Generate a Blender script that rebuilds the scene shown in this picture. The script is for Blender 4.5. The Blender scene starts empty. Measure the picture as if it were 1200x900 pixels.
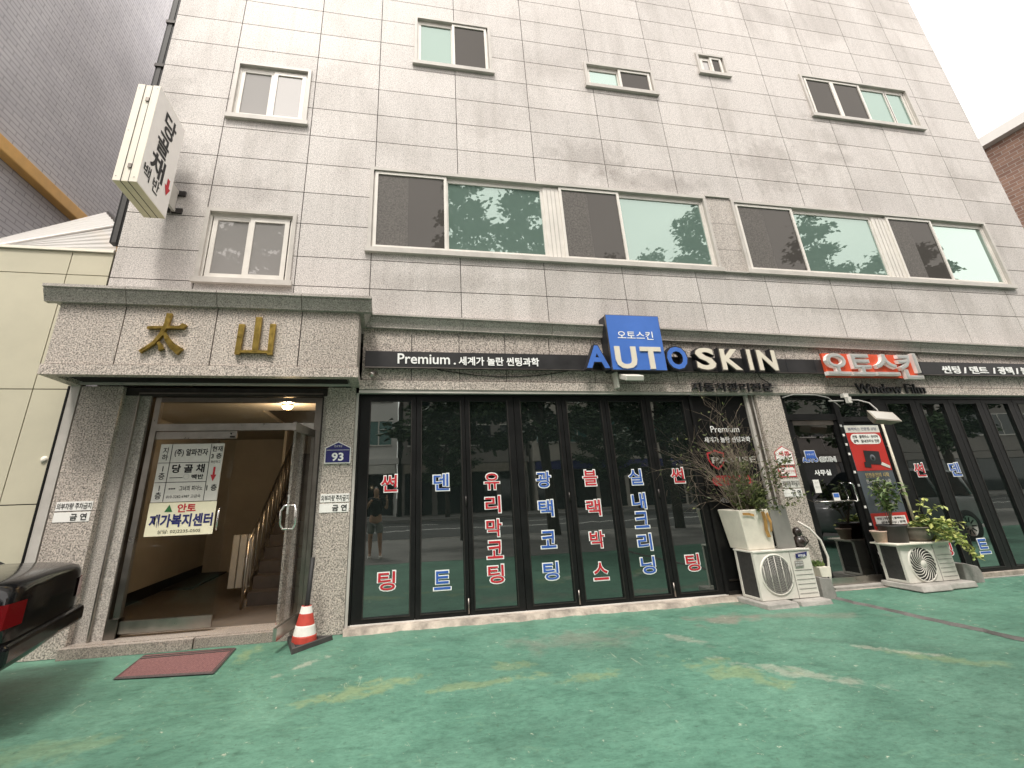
import bpy, bmesh, math, random
from mathutils import Vector, Matrix
S = bpy.context.scene
COL = S.collection
R = math.radians
random.seed(7)

# ------------------------------------------------------------------ camera, sky, sun, exposure
cd = bpy.data.cameras.new('camera'); cam = bpy.data.objects.new('camera', cd); COL.objects.link(cam)
cd.sensor_width = 36; cd.lens = 16.28; cd.shift_x = 0.0395; cd.shift_y = -0.0568
cd.clip_start = 0.02; cd.clip_end = 900
ya, pi_, ro = R(10.94), R(19.89), R(-2.013)
fwd = Vector((math.sin(ya)*math.cos(pi_), math.cos(ya)*math.cos(pi_), math.sin(pi_)))
rg = Vector((math.cos(ya), -math.sin(ya), 0)); up = rg.cross(fwd)
rr = math.cos(ro)*rg + math.sin(ro)*up; uu = -math.sin(ro)*rg + math.cos(ro)*up
m = Matrix.Identity(4)
for i in range(3): m[i][0], m[i][1], m[i][2] = rr[i], uu[i], -fwd[i]
m.translation = (0, -6.5, 1.5)
cam.matrix_world = m
S.camera = cam

SUN_EL, SUN_AZ = 60, 200          # azimuth: direction the light comes from, clockwise from +Y
W = bpy.data.worlds.new('World'); S.world = W; W.use_nodes = True
nt = W.node_tree; nt.nodes.clear()
sky = nt.nodes.new('ShaderNodeTexSky'); sky.sky_type = 'NISHITA'; sky.sun_disc = False
sky.sun_elevation = R(SUN_EL); sky.sun_rotation = R(SUN_AZ); sky.air_density = 1.6; sky.dust_density = 1
# overcast: a bright cloud deck with soft patches covers most of the Nishita sky
tc_ = nt.nodes.new('ShaderNodeTexCoord'); nz = nt.nodes.new('ShaderNodeTexNoise'); nz.inputs['Scale'].default_value = 2.2; nz.inputs['Detail'].default_value = 5; nz.inputs['Roughness'].default_value = .55
nt.links.new(tc_.outputs['Generated'], nz.inputs['Vector'])
cr = nt.nodes.new('ShaderNodeValToRGB'); cr.color_ramp.elements[0].position = .32; cr.color_ramp.elements[0].color = (6.6, 6.25, 5.95, 1)
cr.color_ramp.elements[1].position = .66; cr.color_ramp.elements[1].color = (8.4, 7.9, 7.45, 1)
nt.links.new(nz.outputs['Fac'], cr.inputs[0])
mxs = nt.nodes.new('ShaderNodeMixRGB'); mxs.inputs[0].default_value = .95
bg = nt.nodes.new('ShaderNodeBackground'); bg.inputs[1].default_value = 0.13
wo = nt.nodes.new('ShaderNodeOutputWorld')
nt.links.new(sky.outputs[0], mxs.inputs[1]); nt.links.new(cr.outputs[0], mxs.inputs[2])
nt.links.new(mxs.outputs[0], bg.inputs[0]); nt.links.new(bg.outputs[0], wo.inputs[0])
sl = bpy.data.lights.new('sun', 'SUN'); sl.energy = 1.3; sl.angle = R(12); sl.color = (1, .95, .88)
sun = bpy.data.objects.new('sun', sl); COL.objects.link(sun)
sd = Vector((math.sin(R(SUN_AZ))*math.cos(R(SUN_EL)), math.cos(R(SUN_AZ))*math.cos(R(SUN_EL)), math.sin(R(SUN_EL))))
sun.rotation_euler = sd.to_track_quat('Z', 'Y').to_euler()
S.view_settings.view_transform = 'Standard'; S.view_settings.look = 'None'
S.view_settings.exposure = 1.38; S.view_settings.gamma = 1
S.cycles.max_bounces = 8; S.cycles.glossy_bounces = 4; S.cycles.transparent_max_bounces = 12

# ------------------------------------------------------------------ materials
MT = {}
def node(t, kind, **kw):
    n = t.nodes.new(kind)
    for k, v in kw.items():
        if k in n.inputs: n.inputs[k].default_value = v
        else: setattr(n, k, v)
    return n
def base(name, col=(.5, .5, .5), rough=.6, metal=0, ior=1.5, **kw):
    mt = bpy.data.materials.new(name); mt.use_nodes = True; t = mt.node_tree
    b = t.nodes['Principled BSDF']
    b.inputs['Base Color'].default_value = (*col, 1); b.inputs['Roughness'].default_value = rough
    b.inputs['Metallic'].default_value = metal; b.inputs['IOR'].default_value = ior
    for k, v in kw.items(): b.inputs[k].default_value = v
    MT[name] = mt
    return mt, t, b
def ramp(t, src, stops):
    r = t.nodes.new('ShaderNodeValToRGB'); e = r.color_ramp.elements
    while len(e) < len(stops): e.new(.5)
    for q, (p, c) in zip(e, stops):
        q.position = p; q.color = (*c, 1) if len(c) == 3 else c
    t.links.new(src, r.inputs[0]); return r.outputs[0]
def coords(t): return t.nodes.new('ShaderNodeNewGeometry').outputs['Position']
def noise(t, vec, scale, detail=4, rough=.55, dist=0):
    n = node(t, 'ShaderNodeTexNoise'); n.inputs['Scale'].default_value = scale; n.inputs['Detail'].default_value = detail
    n.inputs['Roughness'].default_value = rough; n.inputs['Distortion'].default_value = dist
    if vec is not None: t.links.new(vec, n.inputs['Vector'])
    return n.outputs['Fac']
def mix(t, fac, a, b, mode='MIX'):
    n = t.nodes.new('ShaderNodeMixRGB'); n.blend_type = mode
    for s, v in zip(n.inputs, (fac, a, b)):
        if hasattr(v, 'links'): t.links.new(v, s)
        elif isinstance(v, (int, float)): s.default_value = v if s.type == 'VALUE' else (v, v, v, 1)
        else: s.default_value = (*v, 1)
    return n.outputs[0]
def scale_vec(t, vec, s):
    n = t.nodes.new('ShaderNodeVectorMath'); n.operation = 'MULTIPLY'; n.inputs[1].default_value = s
    t.links.new(vec, n.inputs[0]); return n.outputs[0]
def bump(t, b, h, strength=.3, dist=.01):
    n = t.nodes.new('ShaderNodeBump'); n.inputs['Strength'].default_value = strength; n.inputs['Distance'].default_value = dist
    t.links.new(h, n.inputs['Height']); t.links.new(n.outputs[0], b.inputs['Normal'])
def rough_var(t, b, src, lo, hi):
    n = t.nodes.new('ShaderNodeMapRange'); n.inputs[3].default_value = lo; n.inputs[4].default_value = hi
    t.links.new(src, n.inputs[0]); t.links.new(n.outputs[0], b.inputs['Roughness'])

def worn(name, col, rough=.5, metal=0, amt=.25, sc=6, ior=1.5, bmp=.0):
    mt, t, b = base(name, col, rough, metal, ior)
    p = coords(t); n = noise(t, p, sc, 6, .65)
    dk = tuple(x*(1-amt) for x in col); lt = tuple(min(1, x*(1+amt*.6)) for x in col)
    t.links.new(ramp(t, n, [(.3, dk), (.7, lt)]), b.inputs['Base Color'])
    rough_var(t, b, n, max(.02, rough-.12), min(1, rough+.15))
    if bmp: bump(t, b, noise(t, p, sc*8, 4), bmp, .004)
    return mt
def granite(name, col, grain, contrast, stain=.35, rough=.55, tone=True, stains=()):
    mt, t, b = base(name, col, rough)
    p = coords(t)
    f1 = noise(t, p, grain, 2, .6); f2 = noise(t, p, grain*2.3, 1, .5)
    v = node(t, 'ShaderNodeTexVoronoi'); v.inputs['Scale'].default_value = grain*.9; t.links.new(p, v.inputs['Vector'])
    lo = tuple(x*(1-contrast) for x in col); hi = tuple(min(.95, x*(1+contrast*.75)) for x in col)
    c1 = ramp(t, f1, [(.36, lo), (.5, col), (.64, hi)])
    c2 = ramp(t, v.outputs['Color'], [(.0, (1-contrast*.75,)*3), (.35, (1, 1, 1)), (1, (1.0+contrast*.25, 1.0+contrast*.22, 1.0+contrast*.2))])
    c = mix(t, 1, c1, c2, 'MULTIPLY')
    st = noise(t, scale_vec(t, p, (.55, .55, .32)), 1.1, 6, .62, .6)
    c = mix(t, stain, c, ramp(t, st, [(.35, (.62, .60, .58)), (.52, (1, 1, 1))]), 'MULTIPLY')
    sk = noise(t, scale_vec(t, p, (2.6, 2.6, .16)), 1.6, 5, .6, .3)
    c = mix(t, stain*.6, c, ramp(t, sk, [(.36, (.70, .685, .66)), (.5, (1, 1, 1))]), 'MULTIPLY')
    for (cx, cz, rx, rz, am) in stains:
        mp = node(t, 'ShaderNodeMapping'); mp.vector_type = 'TEXTURE'; mp.inputs['Location'].default_value = (cx, 0, cz); mp.inputs['Scale'].default_value = (rx, 50, rz)
        t.links.new(p, mp.inputs['Vector']); ln = node(t, 'ShaderNodeVectorMath', operation='LENGTH'); t.links.new(mp.outputs[0], ln.inputs[0])
        a = node(t, 'ShaderNodeMath', operation='MULTIPLY_ADD'); t.links.new(noise(t, p, 3.2, 8, .72, .5), a.inputs[0]); a.inputs[1].default_value = 3.0; t.links.new(ln.outputs['Value'], a.inputs[2])
        f = node(t, 'ShaderNodeMapRange'); f.inputs[1].default_value = 1.9; f.inputs[2].default_value = 2.5; f.inputs[3].default_value = am; f.inputs[4].default_value = 0
        t.links.new(a.outputs[0], f.inputs[0]); c = mix(t, f.outputs[0], c, (.62, .60, .585), 'MULTIPLY')
    if tone:
        a = node(t, 'ShaderNodeAttribute', attribute_name='tone')
        c = mix(t, 1, c, a.outputs['Color'], 'MULTIPLY')
    t.links.new(c, b.inputs['Base Color'])
    bump(t, b, f2, .12, .003)
    return mt
granite('granite_wall', (.545, .512, .485), 78, .40, .50, stains=[(7.6, 7.6, 1.0, .8, .55), (3.6, 7.3, .9, .5, .55), (1.7, 8.0, .8, .6, .35), (9.3, 8.5, .5, .35, .5), (9.3, 7.95, .5, .2, .5),
    (5.0, 6.9, 1.2, .25, .5), (-3.2, 6.1, .5, .9, .55), (-3.5, 7.8, .4, .8, .4), (12.6, 7.6, .8, .5, .4), (1.0, 4.6, 1.5, .2, .35), (8.5, 4.5, 2.0, .25, .4), (-2.0, 6.0, .5, .25, .4), (10.5, 9.0, 2.0, .2, .5)])
granite('granite_rough', (.42, .372, .328), 60, .66, .35)
granite('granite_dark', (.42, .385, .35), 80, .45, .40)
granite('granite_step', (.30, .26, .225), 85, .45, .55)
worn('joint', (.085, .078, .072), .9)
worn('concrete', (.36, .34, .31), .9, amt=.35, sc=5, bmp=.4)
worn('concrete_mid', (.27, .255, .235), .9, amt=.35, sc=5, bmp=.4)
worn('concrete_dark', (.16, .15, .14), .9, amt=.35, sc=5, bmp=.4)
worn('sill_stone', (.43, .37, .31), .85, amt=.6, sc=4.5, bmp=.8)
worn('white_frame', (.70, .665, .61), .4, amt=.10, sc=3)
worn('trim_frame', (.50, .47, .43), .42, amt=.16, sc=3)
worn('black_frame', (.010, .010, .010), .42, amt=.3, sc=5, ior=1.3)
worn('black_panel', (.008, .008, .008), .34, amt=.25, sc=2, ior=1.3)
worn('band_black', (.022, .021, .022), .42, amt=.4, sc=3)
worn('dark_metal', (.05, .045, .042), .4, .6, .3)
worn('steel', (.50, .47, .43), .30, 1, .14)
worn('steel_dark', (.26, .235, .21), .35, 1, .2)
worn('chrome', (.78, .76, .73), .14, 1, .06)
worn('gold', (.53, .37, .10), .30, 1, .30, 18)
worn('cream_wall', (.52, .485, .365), .6, amt=.08, sc=1.5)
worn('beige_plaster', (.50, .45, .37), .8, amt=.14, sc=1.3)
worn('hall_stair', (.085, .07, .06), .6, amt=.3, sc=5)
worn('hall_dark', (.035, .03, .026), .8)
worn('hall_floor', (.13, .105, .085), .35, amt=.3, sc=9)
worn('ac_white', (.66, .63, .565), .45, amt=.08, sc=5)
worn('ac_grille', (.30, .28, .26), .5, amt=.2, sc=8)
worn('fan_back', (.20, .19, .175), .6, amt=.25, sc=30)
worn('ac_fin', (.045, .042, .04), .6, amt=.4, sc=20)
worn('styrofoam', (.72, .67, .57), .85, amt=.12, sc=6, bmp=.3)
worn('tape', (.50, .27, .085), .35, amt=.3, sc=15)
worn('grey_board', (.19, .185, .165), .8, amt=.15, sc=5)
worn('jar_brown', (.030, .022, .018), .25, amt=.3, sc=8)
worn('pot_black', (.035, .032, .03), .5, amt=.3)
worn('pot_clay', (.135, .115, .09), .6, amt=.35, sc=10)
worn('pot_pink', (.55, .40, .32), .7)
worn('paper', (.80, .78, .74), .7, amt=.05)
worn('paper_cream', (.80, .75, .55), .7, amt=.05)
worn('paper_grey', (.62, .60, .55), .7, amt=.10)
worn('sign_white', (.84, .80, .77), .5, amt=.04)
worn('sign_cream', (.82, .77, .66), .5, amt=.05)
worn('sign_edge', (.58, .53, .36), .5, amt=.12)
worn('sign_blue', (.060, .165, .53), .40, amt=.10, sc=3)
worn('letter_cream', (.70, .64, .53), .45, amt=.06)
worn('letter_side', (.018, .018, .022), .5)
worn('text_white', (.86, .86, .84), .6, amt=.03)
worn('text_black', (.012, .012, .013), .6)
worn('text_red', (.50, .018, .030), .5, amt=.1)
worn('text_blue', (.030, .105, .42), .5, amt=.1)
worn('text_navy', (.018, .02, .13), .5)
worn('text_gold', (.55, .42, .18), .5)
worn('text_green', (.03, .17, .045), .5)
worn('text_grey', (.42, .42, .41), .6)
worn('red_sign', (.62, .075, .025), .45, amt=.12, sc=4)
worn('poster_red', (.50, .030, .022), .40, amt=.1, sc=3)
worn('poster_grey', (.085, .10, .115), .40, amt=.15, sc=3)
worn('silver_letter', (.62, .60, .55), .35, .3, .1)
worn('plate_navy', (.022, .022, .14), .35, amt=.1)
worn('cone_red', (.50, .055, .035), .55, amt=.25, sc=10)
worn('cone_white', (.78, .75, .70), .6, amt=.12, sc=12)
worn('rubber', (.055, .052, .048), .75, amt=.3, sc=10)
worn('orange_beam', (.72, .42, .13), .55, amt=.12, sc=4)
worn('cable_black', (.012, .012, .012), .6)
worn('cable_grey', (.35, .34, .32), .6)
worn('conduit', (.62, .57, .46), .5)
worn('screen_mesh', (.105, .095, .085), .75, amt=.22, sc=3)
worn('screen_strip', (.15, .135, .12), .6)
worn('screen_weave', (.125, .115, .105), .8, amt=.5, sc=38)
worn('bark', (.055, .042, .034), .9, amt=.4, sc=12, bmp=.6)
worn('skin', (.50, .30, .21), .55, amt=.08)
worn('cloth_black', (.018, .018, .020), .85)
worn('cloth_grey', (.28, .28, .27), .85)
worn('hair', (.012, .010, .009), .5)
worn('car_black', (.006, .006, .007), .12, amt=.1)
worn('car_grey', (.22, .225, .23), .14, amt=.1)
worn('car_white', (.72, .72, .71), .15, amt=.02)
worn('tyre', (.016, .016, .016), .85)
worn('asphalt', (.055, .054, .053), .9, amt=.25, sc=2, bmp=.5)
worn('paving', (.20, .19, .18), .85, amt=.25, sc=1.2)
worn('road_paint', (.75, .74, .70), .7)
worn('far_pale', (.62, .60, .57), .7, amt=.08, sc=.4)
worn('far_dark', (.20, .18, .165), .7, amt=.2, sc=.4)
worn('far_beige', (.45, .41, .36), .7, amt=.1, sc=.4)
worn('awning', (.25, .22, .18), .7)
worn('twig', (.21, .165, .125), .9, amt=.3)
base('lamp_lens', (.40, .38, .34), .12)
worn('lamp_body', (.33, .29, .24), .4, .5, .2)
base('glass_teal_far', (.06, .16, .15), .05, ior=2.0)
base('glass_dark_far', (.012, .015, .017), .05)
base('tail_red', (.16, .005, .007), .12)
base('bulb', (1, .75, .4), .4); MT['bulb'].node_tree.nodes['Principled BSDF'].inputs['Emission Color'].default_value = (1, .62, .25, 1)
MT['bulb'].node_tree.nodes['Principled BSDF'].inputs['Emission Strength'].default_value = 12

def leafmat(name, a, b_):
    mt, t, b = base(name, a, .55)
    rnd = t.nodes.new('ShaderNodeNewGeometry').outputs['Random Per Island']
    t.links.new(ramp(t, rnd, [(0, a), (1, b_)]), b.inputs['Base Color'])
    b.inputs['Subsurface Weight'].default_value = 0
leafmat('leaf_dark', (.018, .036, .016), (.05, .085, .03))
leafmat('leaf_shrub', (.035, .055, .012), (.13, .15, .045))
leafmat('leaf_green', (.045, .10, .025), (.16, .21, .06))
leafmat('leaf_pale', (.20, .27, .06), (.50, .50, .16))

def mirror_glass(name, dark, refl, fac):
    """solar-control glass: a tinted body under a partly reflecting film"""
    mt = bpy.data.materials.new(name); mt.use_nodes = True; t = mt.node_tree; t.nodes.clear(); MT[name] = mt
    d = node(t, 'ShaderNodeBsdfDiffuse'); d.inputs[0].default_value = (*dark, 1)
    g = node(t, 'ShaderNodeBsdfGlossy'); g.inputs['Color'].default_value = (*refl, 1); g.inputs['Roughness'].default_value = .012
    fr = node(t, 'ShaderNodeFresnel'); fr.inputs['IOR'].default_value = 1.5
    mr = node(t, 'ShaderNodeMapRange'); mr.inputs[3].default_value = fac; mr.inputs[4].default_value = min(1, fac+.18)
    t.links.new(fr.outputs[0], mr.inputs[0])
    p = coords(t)
    nb = t.nodes.new('ShaderNodeBump'); nb.inputs['Strength'].default_value = .10; nb.inputs['Distance'].default_value = .004
    t.links.new(noise(t, p, 2.2, 2), nb.inputs['Height']); t.links.new(nb.outputs[0], g.inputs['Normal'])
    mx = node(t, 'ShaderNodeMixShader'); o = node(t, 'ShaderNodeOutputMaterial')
    t.links.new(mr.outputs[0], mx.inputs[0]); t.links.new(d.outputs[0], mx.inputs[1]); t.links.new(g.outputs[0], mx.inputs[2])
    t.links.new(mx.outputs[0], o.inputs[0])
mirror_glass('glass_teal', (.14, .205, .175), (.74, .88, .81), .235)
mirror_glass('glass_clear', (.27, .26, .25), (.92, .90, .87), .075)
mirror_glass('glass_door', (.009, .012, .011), (.88, .96, .93), .20)
mirror_glass('glass_screen', (.068, .063, .058), (.8, .77, .73), .035)

def thin_glass(name, tint, fac):
    mt = bpy.data.materials.new(name); mt.use_nodes = True; t = mt.node_tree; t.nodes.clear(); MT[name] = mt
    tr = node(t, 'ShaderNodeBsdfTransparent'); tr.inputs[0].default_value = (*tint, 1)
    g = node(t, 'ShaderNodeBsdfGlossy'); g.inputs['Color'].default_value = (.95, .97, .97, 1); g.inputs['Roughness'].default_value = .01
    fr = node(t, 'ShaderNodeFresnel'); fr.inputs['IOR'].default_value = 1.5
    mr = node(t, 'ShaderNodeMapRange'); mr.inputs[3].default_value = fac; mr.inputs[4].default_value = fac+.5
    t.links.new(fr.outputs[0], mr.inputs[0])
    mx = node(t, 'ShaderNodeMixShader'); o = node(t, 'ShaderNodeOutputMaterial')
    t.links.new(mr.outputs[0], mx.inputs[0]); t.links.new(tr.outputs[0], mx.inputs[1]); t.links.new(g.outputs[0], mx.inputs[2])
    t.links.new(mx.outputs[0], o.inputs[0])
thin_glass('glass_thin', (.88, .88, .86), .0)
thin_glass('glass_office', (.22, .23, .23), .18)

# green painted pavement with worn patches
def green_paint():
    mt, t, b = base('green_paint', (.10, .25, .16), .42)
    p = coords(t)
    n1 = noise(t, p, 1.3, 7, .62, .5); n2 = noise(t, scale_vec(t, p, (1, 1.8, 1)), 6, 6, .68, .8); n3 = noise(t, p, 55, 3, .6)
    c = ramp(t, n1, [(.26, (.058, .150, .104)), (.5, (.090, .212, .150)), (.76, (.124, .266, .192))])
    c = mix(t, .55, c, ramp(t, n2, [(.32, (.55, .6, .58)), (.5, (1, 1, 1)), (.75, (1.15, 1.12, 1.1))]), 'MULTIPLY')
    c = mix(t, .25, c, ramp(t, n3, [(.3, (.7, .7, .7)), (.6, (1.1, 1.1, 1.1))]), 'MULTIPLY')
    def patch(cx, cy, rx, ry, rot, col, amt, edge=.5, sc=4):
        nonlocal c
        mp = node(t, 'ShaderNodeMapping'); mp.vector_type = 'TEXTURE'
        mp.inputs['Location'].default_value = (cx, cy, 0); mp.inputs['Rotation'].default_value = (0, 0, R(rot)); mp.inputs['Scale'].default_value = (rx, ry, 100)
        t.links.new(p, mp.inputs['Vector'])
        ln = node(t, 'ShaderNodeVectorMath', operation='LENGTH'); t.links.new(mp.outputs[0], ln.inputs[0])
        nn = noise(t, p, sc, 7, .72, .4)
        a = node(t, 'ShaderNodeMath', operation='MULTIPLY_ADD'); t.links.new(nn, a.inputs[0]); a.inputs[1].default_value = 4.4; t.links.new(ln.outputs['Value'], a.inputs[2])
        f = node(t, 'ShaderNodeMapRange'); f.inputs[1].default_value = 2.6-.2*edge; f.inputs[2].default_value = 2.6+edge*.9; f.inputs[3].default_value = amt*.85; f.inputs[4].default_value = 0
        t.links.new(a.outputs[0], f.inputs[0])
        c = mix(t, f.outputs[0], c, col)
    YG, PALE, GREY, DK = (.21, .27, .13), (.37, .36, .29), (.22, .195, .16), (.058, .125, .090)
    for a in PATCHES: patch(*[{'YG': YG, 'PALE': PALE, 'GREY': GREY, 'DK': DK}.get(q, q) if isinstance(q, str) else q for q in a])
    # fine pale chips scattered everywhere
    ch = noise(t, p, 9, 8, .75); cm = node(t, 'ShaderNodeMapRange'); cm.inputs[1].default_value = .635; cm.inputs[2].default_value = .665
    t.links.new(ch, cm.inputs[0]); c = mix(t, cm.outputs[0], c, (.42, .44, .34))
    def thresh(src, lo, hi, a, b_):
        q = node(t, 'ShaderNodeMapRange'); q.inputs[1].default_value = lo; q.inputs[2].default_value = hi; q.inputs[3].default_value = a; q.inputs[4].default_value = b_; t.links.new(src, q.inputs[0]); return q.outputs[0]
    c = mix(t, thresh(noise(t, p, 13, 7, .72), .60, .66, 0, .75), c, (.055, .115, .075))          # dark grit and tyre dirt
    c = mix(t, thresh(noise(t, scale_vec(t, p, (.5, 1.6, 1)), 3.1, 8, .74, 1.2), .61, .72, 0, .4), c, (.26, .38, .21))   # yellowed film
    for sc_, lo_, am_ in ((24, .72, .75), (9, .74, .6)):      # brushed, scuffed coat: fine mottling
        c = mix(t, am_, c, ramp(t, noise(t, scale_vec(t, p, (.8, 1.5, 1)), sc_, 5, .7, .6), [(.34, (lo_, lo_+.02, lo_)), (.5, (1, 1, 1)), (.68, (1.16, 1.13, 1.13))]), 'MULTIPLY')
    ln_ = noise(t, scale_vec(t, p, (6, .9, 1)), 2.2, 6, .72, 1.6)
    c = mix(t, thresh(ln_, .655, .68, 0, .5), c, (.36, .39, .29))    # scratches
    t.links.new(c, b.inputs['Base Color']); rough_var(t, b, n2, .38, .7)
    bump(t, b, n2, .25, .012)
PATCHES = [  # x, y, rx, ry, rot, colour, amount, edge, noise scale
    (-.12, -1.75, .55, .20, 15, 'YG', .75, .5, 4), (.95, -1.9, .75, .10, 5, 'YG', .7, .4, 4), (1.25, -1.55, .30, .14, 0, 'YG', .7, .4, 5),
    (1.85, -2.0, .40, .16, 8, 'YG', .7, .4, 4), (3.0, -2.2, .60, .28, -50, 'YG', .65, .4, 4), (3.45, -2.4, .65, .14, -48, 'PALE', .55, .5, 6),
    (3.15, -1.3, .40, .12, -60, 'PALE', .6, .3, 5), (-1.35, -.45, .12, .35, -10, 'YG', .6, .5, 5), (-.7, -1.0, .35, .06, 45, 'PALE', .6, .4, 6),
    (4.05, -.75, .50, .24, 0, 'GREY', .85, .7, 3), (2.1, -1.0, .75, .32, 0, 'GREY', .55, .9, 3), (5.0, -.9, .9, .15, -20, 'GREY', .5, .7, 3),
    (4.9, -2.5, .55, .14, -40, 'YG', .6, .5, 5), (2.2, -1.5, 1.3, .55, 10, 'DK', .5, 1.2, 2), (-2.6, -1.3, .9, .3, 10, 'DK', .4, 1., 2),
    (.6, -.55, .9, .12, 5, 'DK', .35, .8, 3), (4.6, -1.9, .9, .12, -30, 'DK', .5, .7, 3), (4.7, -2.2, .5, .10, -45, 'PALE', .6, .3, 6),
    (5.2, -.15, 1.2, .12, 0, 'GREY', .6, .5, 4), (-2.4, -2.3, 1.0, .2, 10, 'YG', .4, .6, 4), (1.0, -2.9, 1.4, .3, 10, 'DK', .4, .8, 3)]
green_paint()
def mat_rug():
    mt, t, b = base('rug', (.17, .07, .07), .95)
    p = coords(t); n = noise(t, p, 60, 3); w = node(t, 'ShaderNodeTexWave'); w.inputs['Scale'].default_value = 14; w.inputs['Distortion'].default_value = 1.5
    t.links.new(p, w.inputs['Vector'])
    t.links.new(mix(t, .35, ramp(t, n, [(.3, (.10, .045, .045)), (.7, (.24, .11, .105))]), ramp(t, w.outputs['Fac'], [(0, (.6, .6, .6)), (1, (1.1, 1.1, 1.1))]), 'MULTIPLY'), b.inputs['Base Color'])
    bump(t, b, n, .6, .01)
mat_rug()
def mat_brick(name, c1, c2, mortar, sx, sz, axis):
    mt, t, b = base(name, c1, .8)
    p = coords(t); sp = node(t, 'ShaderNodeSeparateXYZ'); t.links.new(p, sp.inputs[0])
    cb = node(t, 'ShaderNodeCombineXYZ'); t.links.new(sp.outputs[axis], cb.inputs[0]); t.links.new(sp.outputs[2], cb.inputs[1])
    br = node(t, 'ShaderNodeTexBrick'); t.links.new(cb.outputs[0], br.inputs['Vector'])
    br.inputs['Color1'].default_value = (*c1, 1); br.inputs['Color2'].default_value = (*c2, 1); br.inputs['Mortar'].default_value = (*mortar, 1)
    br.inputs['Scale'].default_value = 1; br.inputs['Brick Width'].default_value = sx; br.inputs['Row Height'].default_value = sz; br.inputs['Mortar Size'].default_value = .012
    c = mix(t, .5, br.outputs[0], ramp(t, noise(t, p, .8, 6), [(.3, (.7, .7, .7)), (.7, (1.1, 1.1, 1.1))]), 'MULTIPLY')
    t.links.new(c, b.inputs['Base Color']); bump(t, b, br.outputs['Fac'], -.4, .01)
mat_brick('brick_grey', (.53, .52, .55), (.59, .58, .60), (.37, .36, .385), .42, .105, 1)
mat_brick('brick_brown', (.16, .085, .06), (.24, .14, .10), (.30, .27, .24), .5, .18, 1)
def mat_poly():
    mt, t, b = base('polycarbonate', (.62, .60, .57), .35)
    b.inputs['Transmission Weight'].default_value = 0
    b.inputs['Alpha'].default_value = .72
mat_poly()

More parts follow.
